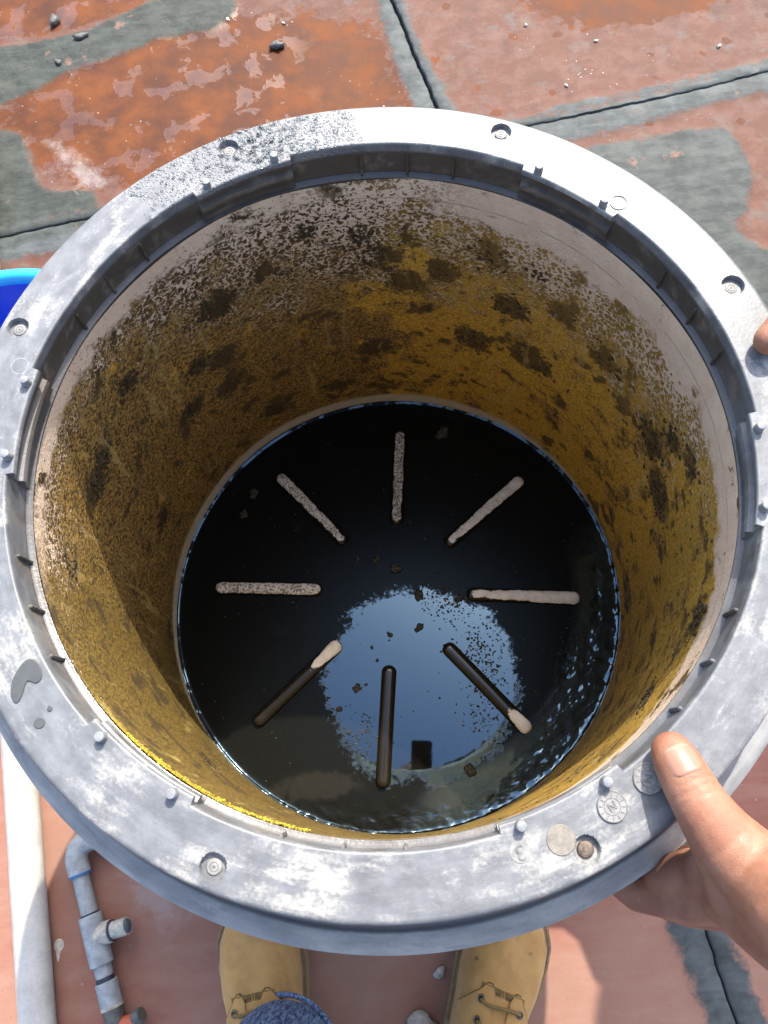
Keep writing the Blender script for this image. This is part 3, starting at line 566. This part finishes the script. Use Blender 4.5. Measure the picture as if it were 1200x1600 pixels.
def liq(x, y): return .1235 - ((x - .062) ** 2 + (y + .13) ** 2) / 4.2
RIBA = [82, 36.7, 352.2, 307.7, 261.0, 217.7, 171.3, 127.2]
FILM = [(.0071, .0064), (.0081, .0052), (.0083, .0040), (.0260, .0025), (.025, .020), (.0030, .0200), (.0056, .0060), (.0080, .0056)]
for i, a in enumerate(RIBA):
    L0, L1, hw, hh = .092, .239, .0098, .0125; nu = 60; prof = 20; V = np.zeros((nu, prof, 3))
    for u in range(nu):
        s = u / (nu - 1); x = (L1 - L0) * s; e = min(x, L1 - L0 - x); k = math.sqrt(max(0, 1 - (1 - min(1, e / hw)) ** 2)); k = max(k, .03)
        for q in range(prof):
            ph = math.pi * q / (prof - 1); V[u, q] = (x, -hw * k * math.copysign(abs(math.cos(ph)) ** .8, math.cos(ph)), hh * (k ** .6) * math.sin(ph) ** .8 - .004)
    o = obj('floor_rib', grid_mesh('floor_rib', V, nu, prof, wrap_u=False), mat_film('rib_film', FILM[i][0], FILM[i][1], (1, .35, .1, .1, .6, .1, .8, .8)[i]), tub)
    rm = .165; zc = liq(rm * math.cos(R(a)), rm * math.sin(R(a))); o.location = (L0 * math.cos(R(a)), L0 * math.sin(R(a)), liq(L0 * math.cos(R(a)), L0 * math.sin(R(a))) - .0005)
    z1 = liq(L1 * math.cos(R(a)), L1 * math.sin(R(a))); o.rotation_euler = (0, -math.atan2(z1 - (o.location.z + .0005), L1 - L0), R(a))
# black liquid over the floor
nr, nt = 150, 720; rr = np.concatenate([np.linspace(.0005, .20, 60, endpoint=False), np.linspace(.20, .2895, 90)]); V = np.zeros((nt, nr, 3))
for i in range(nt):
    a = math.radians(i * .5); c, s = math.cos(a), math.sin(a); deg = i * .5
    mess = max(0, 1 - abs((deg - 330 + 180) % 360 - 180) / 62); mess2 = max(0, 1 - abs((deg - 265 + 180) % 360 - 180) / 45) * .55; mess3 = max(0, 1 - abs((deg - 75 + 180) % 360 - 180) / 30) * .4
    for j in range(nr):
        r = rr[j]; x, y = r * c, r * s; z = liq(x, y)
        e = max(mess, mess2, mess3)
        if r > .215 and e > 0:
            n = mnoise.fractal(Vector((x * 75, y * 75, 1.3)), 1.0, 2.0, 4); f = min(1, max(0, (r - .285 + .055 * e * 1.2) / .02)) * min(1, e * 3)
            z += f * (.0014 * n + .0007 * abs(mnoise.noise(Vector((x * 260, y * 260, 0)))))
        z += .0035 * math.exp(-max(0, .2885 - r) / .0022)
        V[i, j] = (x, y, z)
tag(obj('sludge_water', grid_mesh('sludge_water', V, nt, nr), M['liquid']), 'shallow black sludgy water covering the floor of the tub', 'dirty water')
# dirt clumps floating on it
deb = [(.0278, -.0481, 7), (-.0101, -.0541, 5), (-.0345, -.0679, 3), (-.0592, -.116, 6), (-.0732, -.1668, 4), (.0087, .0304, 9), (.0326, -.0057, 8), (.0813, -.0177, 6), (-.1774, .1694, 9), (-.1946, .1386, 8), (.0903, .2258, 12), (-.042, .0508, 5), (-.0194, .0466, 6), (.0495, .0683, 5), (.0699, -.2261, 8), (-.0821, -.1388, 5), (-.046, -.1126, 3), (-.0295, -.0847, 3)]
dl = {0: 'largest dirt clump on the blue reflection, right of its middle', 1: 'dark clump left of the largest one on the blue reflection', 2: 'tiny dark clump above the inner tip of the lowest bar', 3: 'brown clump at the left of the blue reflection', 4: 'dark clump at the lower left of the blue reflection', 5: 'tall brown clump just above the blue reflection',
      6: 'dark clump on the top edge of the blue reflection', 7: 'brown clump at the inner tip of the right-hand pale bar', 8: 'pale brown clump left of the upper left bar', 9: 'pale brown clump below its neighbour left of the upper left bar', 10: 'broad brown clump right of the outer end of the top bar', 11: 'left clump of a close pair below the upper left bar', 12: 'right clump of a close pair below the upper left bar',
      13: 'small clump below the upper right bar', 14: 'wet clump in a ring of water at the lower right end of the lowest bar', 15: 'upright dark clump left of the lowest bar', 16: 'tiny clump right of the brown clump on the blue reflection', 17: 'tiny clump right of the inner tip of the lowest bar'}
for i, (x, y, r) in enumerate(deb):
    bm = bmesh.new(); r *= .00072
    for k in range(3 if r > .004 else 1): lump(bm, (random.uniform(-1, 1) * r * .8 * (k > 0), random.uniform(-1, 1) * r * .8 * (k > 0), 0), r * random.uniform(.6, 1) if k else r, 2, (1, .8, .55), .5, None, i + k)
    o = obj('dirt_clump', bm, M['dirt']); o.location = (x, y, liq(x, y) + .0008); tag(o, dl[i], 'dirt clump', 'dirt clumps floating in the black water')
# scattered scum specks
bm = bmesh.new()
for k in range(900):
    a = random.random() * 6.283; r = .28 * math.sqrt(random.random()); x, y = r * math.cos(a), r * math.sin(a)
    if k > 150: cx, cy = random.choice([(.095, -.075), (.10, -.105), (.05, -.012), (-.05, -.17), (.09, -.165), (.17, -.17), (.21, -.10), (.105, -.09), (.112, -.12), (.10, -.15), (.08, -.03), (.06, -.01)]); x, y = cx + random.gauss(0, .013), cy + random.gauss(0, .016)
    if math.hypot(x, y) < .28: lump(bm, (x, y, liq(x, y) + .0002), random.uniform(.0006, .0019), 1, (1, .8, .5), .4, None, k)
tag(obj('scum_specks', bm, M['dirt']), 'small dark specks of scum floating on the black water', 'scum', None, 'stuff')
# algae clumps on the wall
bm = bmesh.new()
def wl(a, z, r, sub=1):
    q = Vector((-math.cos(R(a)), -math.sin(R(a)), 0)).to_track_quat('Z', 'Y'); rad = wall_r(z) - r * .15
    lump(bm, (rad * math.cos(R(a)), rad * math.sin(R(a)), z), r, sub, (1, 1, .38), .5, q, int(a))
for a, z, s in CL:
    for k in range(int(26 * s)): wl(a + random.gauss(0, .85) * s, z + random.gauss(0, .0040) * s, random.choice([.0008, .0011, .0014, .0018, .0024]))
for k in range(900):
    a = random.uniform(0, 360); z = random.uniform(.12, .52); wl(a, z, random.choice([.0006, .0008, .001, .0013]))
tag(obj('algae_clumps', bm, M['clump'], tub), 'dark brown algae clumps stuck to the inner wall', None, None, 'stuff')
bm = bmesh.new()
for k in range(1900):
    t_ = random.random(); a = 223 + 31 * t_; z = .5655 - abs(random.gauss(0, .005)) - .016 * math.sin(math.pi * t_) ** .6 * random.random() ** 1.5
    q = Vector((-math.cos(R(a)), -math.sin(R(a)), 0)).to_track_quat('Z', 'Y'); r = random.choice([.0005, .0006, .0008, .001, .0013])
    if mnoise.noise(Vector((a * .35, z * 40, 2.2))) < -.08: continue
    rad = wall_r(z) - .0004 - random.random() * .0012
    lump(bm, (rad * math.cos(R(a)), rad * math.sin(R(a)), z), r, 1, (1, 1, .7), .5, q, k)
tag(obj('yellow_crust', bm, M['crust'], tub), 'bright yellow algae crust under the near left rim', None, None, 'stuff')
# droplets on the wet part of the rim
bm = bmesh.new()
for k in range(700):
    a = random.gauss(109, 8); r = random.uniform(.2635, .2985)
    if not (80 < a < 130): continue
    x, y = r * math.cos(R(a)), r * math.sin(R(a)); s = random.choice([.0006, .0008, .001, .0012, .0016, .0022])
    if any(math.hypot(x - q * math.cos(R(p)), y - q * math.sin(R(p))) < .0085 for p, q in SCREW): continue
    lump(bm, (x, y, RIM + .0001), s, 2 if s > .0015 else 1, (1.1, 1, .5), .15, None, k)
tag(obj('water_droplets', bm, M['drop']), 'water droplets beaded on the far left part of the rim', 'water droplets', None, 'stuff')
wsp = [([(-.2385, -.1240), (-.2318, -.1275), (-.2285, -.1365), (-.2325, -.1420), (-.2375, -.1385), (-.2400, -.1400), (-.2420, -.1500), (-.2462, -.1535), (-.2500, -.1470), (-.2490, -.1370), (-.2440, -.1290)], 'hook-shaped grey wet spot on the left of the rim'),
       ([(-.2302 + .0045 * math.cos(k * .7), -.166 + .0045 * math.sin(k * .7)) for k in range(9)], 'round grey wet spot below the hook-shaped one on the rim'), ([(-.2241 + .0022 * math.cos(k * .7), -.1576 + .0026 * math.sin(k * .7)) for k in range(9)], 'smallest grey wet spot on the left of the rim')]
for i, (p, lab) in enumerate(wsp): tag(patch('wet_spot', chaikin(p), RIM + .0003, RIM + .0008, M['water'], None, .002, .0006, 50 + i, .0006), lab, 'wet spot', 'wet spots on the rim')

# ------------------------------------------------------------------ pipes and bucket
bm = bmesh.new(); a, b = Vector((-.5345, -.06, .0225)), Vector((-.466, -.62, .0225)); d = (b - a).normalized()
tube(bm, [a - d * 1.2, a, b, b + d * 1.0], .0215, 40)
tag(obj('drain_pipe', bm, M['pvc']), 'thick white plastic pipe lying on the floor at the left', 'pipe')
pf = thing('pipe_fitting', 'narrow grey plastic pipe run with elbow and tee beside the white pipe', 'pipe fitting', (-.41, -.38, 0))
def pp(name, pts, r, m, seg=28, par=pf, cap=True):
    bm = bmesh.new(); tube(bm, [Vector(p) - pf.location for p in pts], r, seg, cap); return obj(name, bm, M[m], par, auto=40)
Z = .022
ax = lambda t: Vector((-.4385 + .0497 * t, -.2985 - .1735 * t, Z))      # along the run, t 0..1
pp('pipe_section', [ax(0), ax(.30)], .0105, 'gpvc')
el = [Vector((-.408, -.2600, Z)), Vector((-.424, -.2618, Z)), Vector((-.4345, -.2650, Z)), Vector((-.4415, -.2725, Z)), Vector((-.4430, -.2830, Z)), ax(.02)]
pp('elbow', el, [.0140, .0140, .0142, .0145, .0142, .0140], 'gpvc')
pp('elbow_joint', [(-.4062, -.2598, Z), (-.4095, -.2601, Z)], .0142, 'dkglue'); pp('pipe_section', [(-.30, -.248, Z), (-.40, -.2592, Z)], .0108, 'cpvc')
pp('glue_band', [ax(.018), ax(.032)], .0141, 'glue'); pp('glue_band', [ax(.288), ax(.305)], .0112, 'dkglue')
tee = pp('tee', [ax(.30), ax(.305), ax(.625), ax(.63)], [.0135, .0145, .0145, .0135], 'gpvc')
c = ax(.44); sdir = Vector((.96, .20, .20)).normalized()
pp('branch_socket', [c, c + sdir * .022, c + sdir * .0235], [.0135, .0135, .0125], 'cpvc', par=tee)
pp('glue_band', [c + sdir * .0232, c + sdir * .0258], .0126, 'dkglue', par=tee)
bm = bmesh.new(); o_ = pf.location
for r0, r1 in ((.0104, .0104),):
    P0, P1 = c + sdir * .024 - o_, c + sdir * .046 - o_; tube(bm, [P0, P1, P1, P1 - sdir * .014], [.0104, .0104, .0085, .0083], 28, False)
    f = [e for e in bm.edges if e.is_boundary]; bmesh.ops.holes_fill(bm, edges=f, sides=64)
stub_ = obj('branch_stub', bm, M['cpvc'], tee, auto=40)
bm = bmesh.new(); cyl(bm, P1 - sdir * .003, P1 + sdir * .0002, .0084, .0084, 28); obj('pipe_bore', bm, M['bore'], tee)  # solid disc in the stub mouth, coloured dark as the shade of a hollow
pp('pipe_section', [ax(.63), ax(.75)], .0108, 'gpvc'); pp('glue_band', [ax(.705), ax(.738)], .0110, 'dkglue')
pp('coupling', [ax(.735), ax(.74), ax(.885), ax(.89)], [.0125, .0135, .0135, .0125], 'gpvc'); pp('coupling_rim', [ax(.885), ax(.905)], .0140, 'cpvc')
pp('lower_pipe', [ax(.90), ax(1.45)], [.0125, .0135], 'mould')
e0 = ax(1.02); pp('orange_fitting', [e0, e0 + Vector((.020, .001, .004)), e0 + Vector((.028, .002, .006))], [.010, .0115, .009], 'orange')
e1 = e0 + Vector((.024, .008, .006)); pp('end_plug', [e1, e1 + Vector((.009, .004, .003)), e1 + Vector((.010, .0045, .0033))], [.0088, .0085, .006], 'mould')
bu = thing('bucket', 'blue plastic bucket with a lighter blue rim behind the tub at left', 'bucket', (-.462, .272, 0))
pr = [(.02, .004), (.145, .004), (.150, .010), (.176, .225), (.1765, .232)]; pi = [(.1735, .232), (.147, .014), (.02, .012)]
V = np.array([[(r * math.cos(R(a)), r * math.sin(R(a)), z) for r, z in pr + pi] for a in range(0, 360, 4)]); obj('bucket_body', grid_mesh('b', V, 90, 8), M['bucket'], bu, auto=40)
pr = [(.177, .224), (.188, .226), (.1915, .232), (.190, .240), (.182, .243), (.1745, .240), (.1730, .230)]
V = np.array([[(r * math.cos(R(a)), r * math.sin(R(a)), z) for r, z in pr] for a in range(0, 360, 4)]); obj('bucket_rim', grid_mesh('b', V, 90, 7), M['bucketrim'], bu)

# ------------------------------------------------------------------ people
def crease(me, p, axis, width, depth, rad=.03):
    """a shallow skin fold across the digit at p, running round the axis"""
    p, axis = Vector(p), Vector(axis).normalized()
    for v in me.vertices:
        dv = v.co - p
        if dv.length < rad and v.normal.z > -.2:
            wob = .0012 * mnoise.noise(v.co * 160)
            s = dv.dot(axis) + wob; v.co -= v.normal * depth * math.exp(-(s / width) ** 2) * max(0, 1 - dv.length / rad)
def join_mesh(a, b):
    bm = bmesh.new(); bm.from_mesh(a); bm.from_mesh(b); me = bpy.data.meshes.new('body'); bm.to_mesh(me); bm.free(); return me
def nail(body_me, tipc, axis, side, w, l, parent, back):
    """a nail plate laid on the back of the thumb: tipc = centre of the nail, axis towards the tip"""
    bm0 = bmesh.new(); bm0.from_mesh(body_me); tree = BVHTree.FromBMesh(bm0); bm0.free()
    tipc, axis, side = Vector(tipc), Vector(axis).normalized(), Vector(side).normalized(); up = side.cross(axis).normalized()
    if up.dot(Vector(back)) < 0: up = -up
    nu, nv = 15, 13; V = []; ok = True
    for i in range(nu):
        u = i / (nu - 1) * 2 - 1
        ww = w * (1 - .18 * max(0, u) ** 2) * math.sqrt(max(.05, 1 - max(0, (abs(u) - .55) / .47) ** 2.2))
        for j in range(nv):
            v = j / (nv - 1) * 2 - 1
            q = tipc + axis * (u * l) + side * (v * ww)
            h = tree.ray_cast(q + up * .03, -up, .08)
            hit = h[0] if h[0] is not None else q
            edge = max(abs(u), abs(v)); V.append(hit + up * (.0007 if edge < .95 else -.0006))
    me = grid_mesh('thumbnail', [tuple(x) for x in V], nu, nv, wrap_u=False)
    o = obj('thumbnail', me, [M['nail'], M['nailtip']], parent)
    for k, pl in enumerate(me.polygons):
        if k // (nv - 1) > nu - 4: pl.material_index = 1
    n = sum((p.normal for p in me.polygons), Vector())
    if n.dot(up) < 0: me.flip_normals()
    return o

def boot(parent, tip, ang, label=None):
    L = .285; A = R(ang); rot = Matrix.Rotation(A, 4, 'Z'); base = Vector((tip[0], tip[1], 0)) - rot.to_3x3() @ Vector((0, L, 0)); T = Matrix.Translation(base) @ rot
    s_ = [0, .03, .10, .22, .40, .55, .68, .78, .86, .93, .97, .99, 1.0]; w_ = [.004, .022, .034, .038, .037, .043, .0495, .0505, .0475, .037, .025, .014, .002]; h_ = [.05, .085, .10, .10, .098, .092, .079, .068, .060, .050, .040, .030, .022]
    W = lambda s: float(np.interp(s, s_, w_)); Hh = lambda s: float(np.interp(s, s_, h_))
    def up(s, ph, off=0):
        w, h = W(s) * .955 + off, Hh(s) + off; c, q = math.cos(ph), math.sin(ph)
        return Vector((w * math.copysign(abs(c) ** .72, c), L * s * .985 + .002, .020 + (h - .0) * abs(q) ** .80))
    us = [1 - (1 - k / 69) ** 1.5 for k in range(70)]
    def smooth_s(k): return us[k]
    V = [up(us[k], math.pi * j / 36) for k in range(70) for j in range(37)]
    me = grid_mesh('boot', [tuple(T @ v) for v in V], 70, 37, wrap_u=False)
    o = obj('boot', me, M['boot'], parent)
    if label: o['label'] = label
    # sole with a welt
    bm = bmesh.new(); n = 72; outl = []
    for k in range(n): s = k / (n - 1); s = .5 - .5 * math.cos(math.pi * s); outl.append((W(s) + .0042, L * s * 1.012 - .001))
    ring_ = [(x, y) for x, y in outl] + [(-x, y) for x, y in outl[::-1]]
    lv = [(0, 1.0), (.004, 1.0), (.020, 1.005), (.0245, 1.0), (.0245, .93)]
    rows = [[bm.verts.new(T @ Vector((x * k, (y - L / 2) * (1 - (1 - k) * .35) + L / 2, z))) for x, y in ring_] for z, k in lv]
    for a, b in zip(rows, rows[1:]):
        for i in range(len(a)): bm.faces.new((a[i], a[(i + 1) % len(a)], b[(i + 1) % len(a)], b[i]))
    bm.faces.new(rows[0][::-1]); bm.faces.new(rows[-1]); bmesh.ops.recalc_face_normals(bm, faces=bm.faces)
    obj('sole', bm, M['sole'], o, auto=35)
    bm = bmesh.new()
    for k in range(110):     # stitches along the welt
        s = .45 + .55 * (k // 2) / 54; sg = 1 if k % 2 else -1; w = W(s) + .0018
        p, q = T @ Vector((sg * w, L * s, .0250)), T @ Vector((sg * (W(min(1, s + .007)) + .0018), L * min(1, s + .007), .0250)); tube(bm, [p, q], .0006, 6)
    obj('welt_stitching', bm, M['lace'], o)
    # lacing flaps, stitched edge, eyelets and lace on the instep
    def strip(p, wd, th, m, name):
        bm = bmesh.new(); tube(bm, [T @ v for v in p], th, 8); return obj(name, bm, M[m], o)
    for sg in (-1, 1):
        pts = []
        for k in range(15):
            t_ = k / 14; ph = math.pi / 2 - sg * (.10 + 1.05 * t_ ** 1.2); s = .665 - .012 * math.sin(math.pi * min(1, t_ * 2.2)) * 0 + .028 * math.sin(math.pi * min(1, t_ * 3)) - .15 * max(0, t_ - .33)
            pts.append(up(s, ph, .0006))
        strip(pts, .003, .0016, 'seam', 'flap_edge')
        # the flap itself, a thin raised piece behind that edge
        G = []
        for k in range(15):
            t_ = k / 14; ph = math.pi / 2 - sg * (.10 + 1.05 * t_ ** 1.2); s = .665 + .028 * math.sin(math.pi * min(1, t_ * 3)) - .15 * max(0, t_ - .33)
            for j in range(8): G.append(T @ up(s - (s - .40) * j / 7, ph, .0022))
        me = grid_mesh('lacing_flap', [tuple(v) for v in G], 15, 8, wrap_u=False)
        if sum((p.normal.z for p in me.polygons)) < 0: me.flip_normals()
        obj('lacing_flap', me, M['boot'], o)
        for e in (.632, .56, .49):
            ph = math.pi / 2 - sg * .36; p = T @ up(e, ph, .0028); n_ = (T.to_3x3() @ (up(e, ph, .01) - up(e, ph, 0))).normalized()
            bm = bmesh.new(); g = bmesh.new(); ringdisc(bm, .0036, .0012, .0010); eo = obj('eyelet', bm, M['eyelet'], o); eo.location = p; eo.rotation_euler = n_.to_track_quat('Z', 'Y').to_euler(); g.free()
            bm = bmesh.new(); cyl(bm, (0, 0, -.0004), (0, 0, .0003), .0028, None, 16); ho = obj('eyelet_hole', bm, M['hole'], o); ho.location = p; ho.rotation_euler = eo.rotation_euler
    for e in (.632, .56, .49):
        strip([up(e, math.pi / 2 - q * .36, .0034 + .0022 * (1 - q * q)) + Vector((0, .002 * math.sin(q * 3), 0)) for q in np.linspace(-1, 1, 13)], .002, .0019, 'lace', 'lace')
    # fuzzy seam in front of the flaps
    pts = [up(.668 + .006 * math.cos(q * 3), math.pi / 2 - q, .0004) for q in np.linspace(-.42, .42, 22)]
    bm = bmesh.new()
    for a_, b_ in zip(pts, pts[1:]):
        for r_ in range(2): m_ = a_.lerp(b_, r_ / 2); tube(bm, [T @ (m_ + Vector((0, .004, .0002))), T @ (m_ + Vector((0, -.004, .0002)))], .0008, 6)
    obj('seam_stitching', bm, M['lace'], o)
    return o

# ---- the person taking the photograph: boots and jeans below, right hand on the rim
pa = thing('person', 'person in tan leather boots and blue jeans gripping the near right rim', 'person', (-.08, -.62, 0))
off = lambda me: (me.transform(Matrix.Translation(-pa.location)), me)[1]
thumb = [(.1520, -.2215, .6132, .0120), (.1535, -.2290, .6160, .0140), (.1568, -.2420, .6190, .0152), (.1610, -.2540, .6198, .0162), (.1690, -.2700, .6185, .0192), (.1850, -.2930, .6200, .0235), (.1930, -.3060, .6450, .0300)]
idx = [(.1850, -.3080, .5560, .0190), (.1720, -.3130, .5330, .0165), (.1440, -.3090, .5095, .0140), (.1240, -.2910, .5050, .0125), (.1130, -.2660, .5060, .0110)]
mid_ = [(.2010, -.3170, .5400, .0195), (.1780, -.3200, .5060, .0160), (.1520, -.3130, .4840, .0140), (.1320, -.2920, .4790, .0125), (.1240, -.2660, .4800, .0110)]
rng_ = [(.2150, -.3150, .5250, .0190), (.1960, -.3170, .4840, .0150), (.1700, -.3080, .4600, .0135), (.1490, -.2880, .4560, .0120), (.1400, -.2660, .4570, .0105)]
lit_ = [(.2270, -.3060, .5200, .0170), (.2120, -.3080, .4750, .0130), (.1900, -.2990, .4480, .0115), (.1720, -.2820, .4440, .0100), (.1640, -.2660, .4450, .0090)]
wr = (.2050, -.3250, .6750, .0330)
seg = chain(thumb) + chain(idx) + chain(mid_) + chain(rng_) + chain(lit_)
for f_ in (idx, mid_, rng_, lit_): seg += chain([wr, (*[(wr[k] + f_[0][k]) / 2 for k in range(3)], .027), f_[0]])
seg += chain([(.1700, -.2800, .6040, .0130), (.1830, -.3040, .5820, .0190), (.1850, -.3080, .5560, .0190)]) + chain([thumb[-1], wr]) + chain([thumb[4], (.1820, -.3000, .5950, .0200)])
seg += chain([(.1680, -.2860, .5880, .0120), (.1700, -.2960, .5620, .0140), (.1760, -.3060, .5480, .0160)]) + chain([(.1640, -.2900, .5660, .0110), (.1560, -.3000, .5300, .0130)])
seg += chain([wr, (.2350, -.3700, .7400, .0340), (.2850, -.4300, .8400, .0420), (.3350, -.4900, .9300, .0430)])
hand = remesh(seg, .0019, 7, .5)
axd = (Vector(thumb[0][:3]) - Vector(thumb[2][:3])).normalized()
for dd, dp in ((0, .0011), (.0042, .0007), (-.0040, .0006)): crease(hand, Vector(thumb[2][:3]) + Vector((0, 0, .013)) + axd * dd, axd, .0011, dp, .024)
crease(hand, Vector((.168, -.270, .634)), Vector((.5, -.85, 0)), .0014, .0008, .024)
for dd in (-.012, .0, .012): crease(hand, Vector((.171 + dd * .3, -.284 + dd, .606)), Vector((.9, .35, .1)), .0013, .0006, .02)
rest = remesh(chain([(.335, -.49, .93, .043), (.25, -.50, 1.12, .047), (.12, -.50, 1.28, .06)]) + chain([(-.08, -.44, 1.37, .055), (-.08, -.40, 1.44, .052)]) + chain([(-.08, -.385, 1.48, .075), (-.08, -.395, 1.56, .09)]) + chain([(-.08, -.31, 1.49, .012), (-.08, -.318, 1.53, .008)])
              + chain([(-.30, -.50, 1.28, .055), (-.34, -.46, 1.05, .045), (-.17, -.33, 1.07, .033), (-.095, -.32, 1.085, .028)]) + chain([(-.095, -.32, 1.085, .022), (-.05, -.30, 1.085, .011)]) + chain([(-.155, -.39, 1.52, .018), (-.155, -.395, 1.50, .015)]) + chain([(-.005, -.39, 1.52, .018), (-.005, -.395, 1.50, .015)]), .007, 5)
body = obj('body', off(join_mesh(hand, rest)), M['skin'], pa)
side = axd.cross(Vector((0, 0, 1))).normalized()
nl = nail(hand, Vector((.1528, -.2262, .627)), axd, side, .0100, .0094, body, (0, 0, 1)); off(nl.data)
jeans = remesh(chain([(-.178, -.503, .165, .060), (-.176, -.506, .115, .062)]) + chain([(-.178, -.503, .165, .060), (-.19, -.56, .48, .072), (-.15, -.60, .88, .10), (-.08, -.60, .95, .13)]) + chain([(.025, -.590, .17, .060), (.02, -.60, .10, .058)]) + chain([(.025, -.590, .17, .060), (.03, -.57, .48, .072), (-.01, -.60, .88, .10), (-.08, -.60, .95, .13)]), .006, 4)
jo = obj('jeans', off(jeans), M['denim'], pa)
bm = bmesh.new(); q_ = [(-.176 + (.0625) * math.cos(R(k)) + .08, -.506 + (.0625) * math.sin(R(k)) + .62, .098 + .004 * math.sin(R(k * 3))) for k in range(0, 361, 10)]; tube(bm, q_, .003, 10, False); obj('hem', bm, M['denim'], jo)
obj('shirt', off(remesh(chain([(-.08, -.60, .98, .135), (-.08, -.55, 1.18, .15), (-.08, -.50, 1.30, .13)]) + chain([(-.22, -.50, 1.30, .075), (.06, -.50, 1.30, .075), (.12, -.50, 1.28, .068), (.21, -.50, 1.17, .062)]) + chain([(-.22, -.50, 1.30, .075), (-.30, -.50, 1.28, .066), (-.325, -.48, 1.15, .06)]), .008, 5)), M['shirt'], pa)
obj('hair', off(remesh(chain([(-.08, -.42, 1.53, .095), (-.08, -.405, 1.585, .088)]), .008, 4)), M['hair'], pa)
for o in (boot(pa, (-.2165, -.349), 6.5), boot(pa, (.118, -.382), -27)):
    o.matrix_parent_inverse = Matrix.Translation(-pa.location)
# the phone the picture is taken with
ph = bmesh.new(); bmesh.ops.create_cube(ph, size=1, matrix=cam.matrix_world @ Matrix.Translation((-.012, -.064, .014)) @ Matrix.Diagonal((.074, .155, .009, 1))); bmesh.ops.bevel(ph, geom=ph.edges[:], offset=.003, segments=2, affect='EDGES')
tag(obj('phone', ph, M['phone'], auto=40), 'black phone held over the tub, seen only in the dark reflection', 'phone')

# ---- a second person at the right edge, one thumb on the rim
pb = thing('person', 'person beyond the right edge, bare thumb tip resting on the right rim', 'person', (.95, .60, 0))
offb = lambda me: (me.transform(Matrix.Translation(-pb.location)), me)[1]
tb = [(.2785, .0420, .6120, .0110), (.2880, .0490, .6150, .0122), (.3040, .0620, .6190, .0130), (.3270, .0830, .6180, .0140), (.3560, .1150, .6120, .0180), (.3850, .1620, .6300, .0260)]
wb = (.4200, .2250, .6550, .0310); seg = chain(tb) + chain([tb[-1], wb])
for k in range(4):
    f_ = [(r_ * math.cos(R(1 + 4 * k)), r_ * math.sin(R(1 + 4 * k)), z_ - .012 * k, q_) for r_, z_, q_ in ((.415, .575, .018), (.388, .530, .014), (.352, .502, .0125), (.318, .500, .0105))]
    seg += chain(f_) + chain([wb, f_[0]])
seg += chain([wb, (.48, .34, .80, .036), (.55, .46, .95, .045)])
handb = remesh(seg, .0022, 6)
restb = remesh(chain([(.44, .20, .95, .045), (.51, .29, 1.12, .05), (.60, .39, 1.27, .06)]) + chain([(.60, .24, 1.36, .055), (.55, .215, 1.44, .052)]) + chain([(.535, .21, 1.48, .075), (.55, .215, 1.56, .09)]) + chain([(.465, .18, 1.48, .012), (.475, .184, 1.52, .008)]) + chain([(.74, .16, 1.28, .058), (.82, .10, 1.05, .046), (.82, .08, .82, .036), (.81, .08, .74, .035)]), .007, 5)
restb.transform(Matrix.Translation((.11, .26, 0))); offc = lambda me: (me.transform(Matrix.Translation(Vector((.11, .26, 0)) - pb.location)), me)[1]
bodyb = obj('body', offb(join_mesh(handb, restb)), M['skin'], pb)
ax2 = (Vector(tb[0][:3]) - Vector(tb[2][:3])).normalized(); nl = nail(handb, Vector((.2915, .0395, .628)), ax2, ax2.cross(Vector((0, 0, 1))), .0085, .0082, bodyb, (0, 0, 1)); offb(nl.data)
obj('trousers', offc(remesh(chain([(.83, .22, .07, .058), (.82, .23, .48, .072), (.79, .28, .88, .10), (.78, .31, .95, .13)]) + chain([(.86, .44, .07, .058), (.84, .43, .48, .072), (.79, .36, .88, .10), (.78, .31, .95, .13)]), .008, 4)), M['trous'], pb)
obj('shirt', offc(remesh(chain([(.77, .31, .98, .14), (.72, .29, 1.16, .155), (.66, .26, 1.29, .13)]) + chain([(.73, .17, 1.29, .075), (.65, .42, 1.30, .075), (.60, .39, 1.26, .068), (.545, .33, 1.17, .062)]) + chain([(.73, .17, 1.29, .075), (.78, .13, 1.17, .062)]), .008, 5)), M['shirt2'], pb)
obj('hair', offc(remesh(chain([(.575, .225, 1.53, .095), (.56, .22, 1.585, .088)]), .008, 4)), M['hair'], pb)
for x, y in ((.79, .205), (.82, .425)):
    obj('shoe', offc(remesh(chain([(x + .07, y + .03, .035, .035), (x - .03, y - .01, .035, .036), (x - .11, y - .045, .03, .03)]) + chain([(x + .05, y + .02, .035, .035), (x + .05, y + .02, .10, .045)]), .006, 4)), M['shoe'], pb)
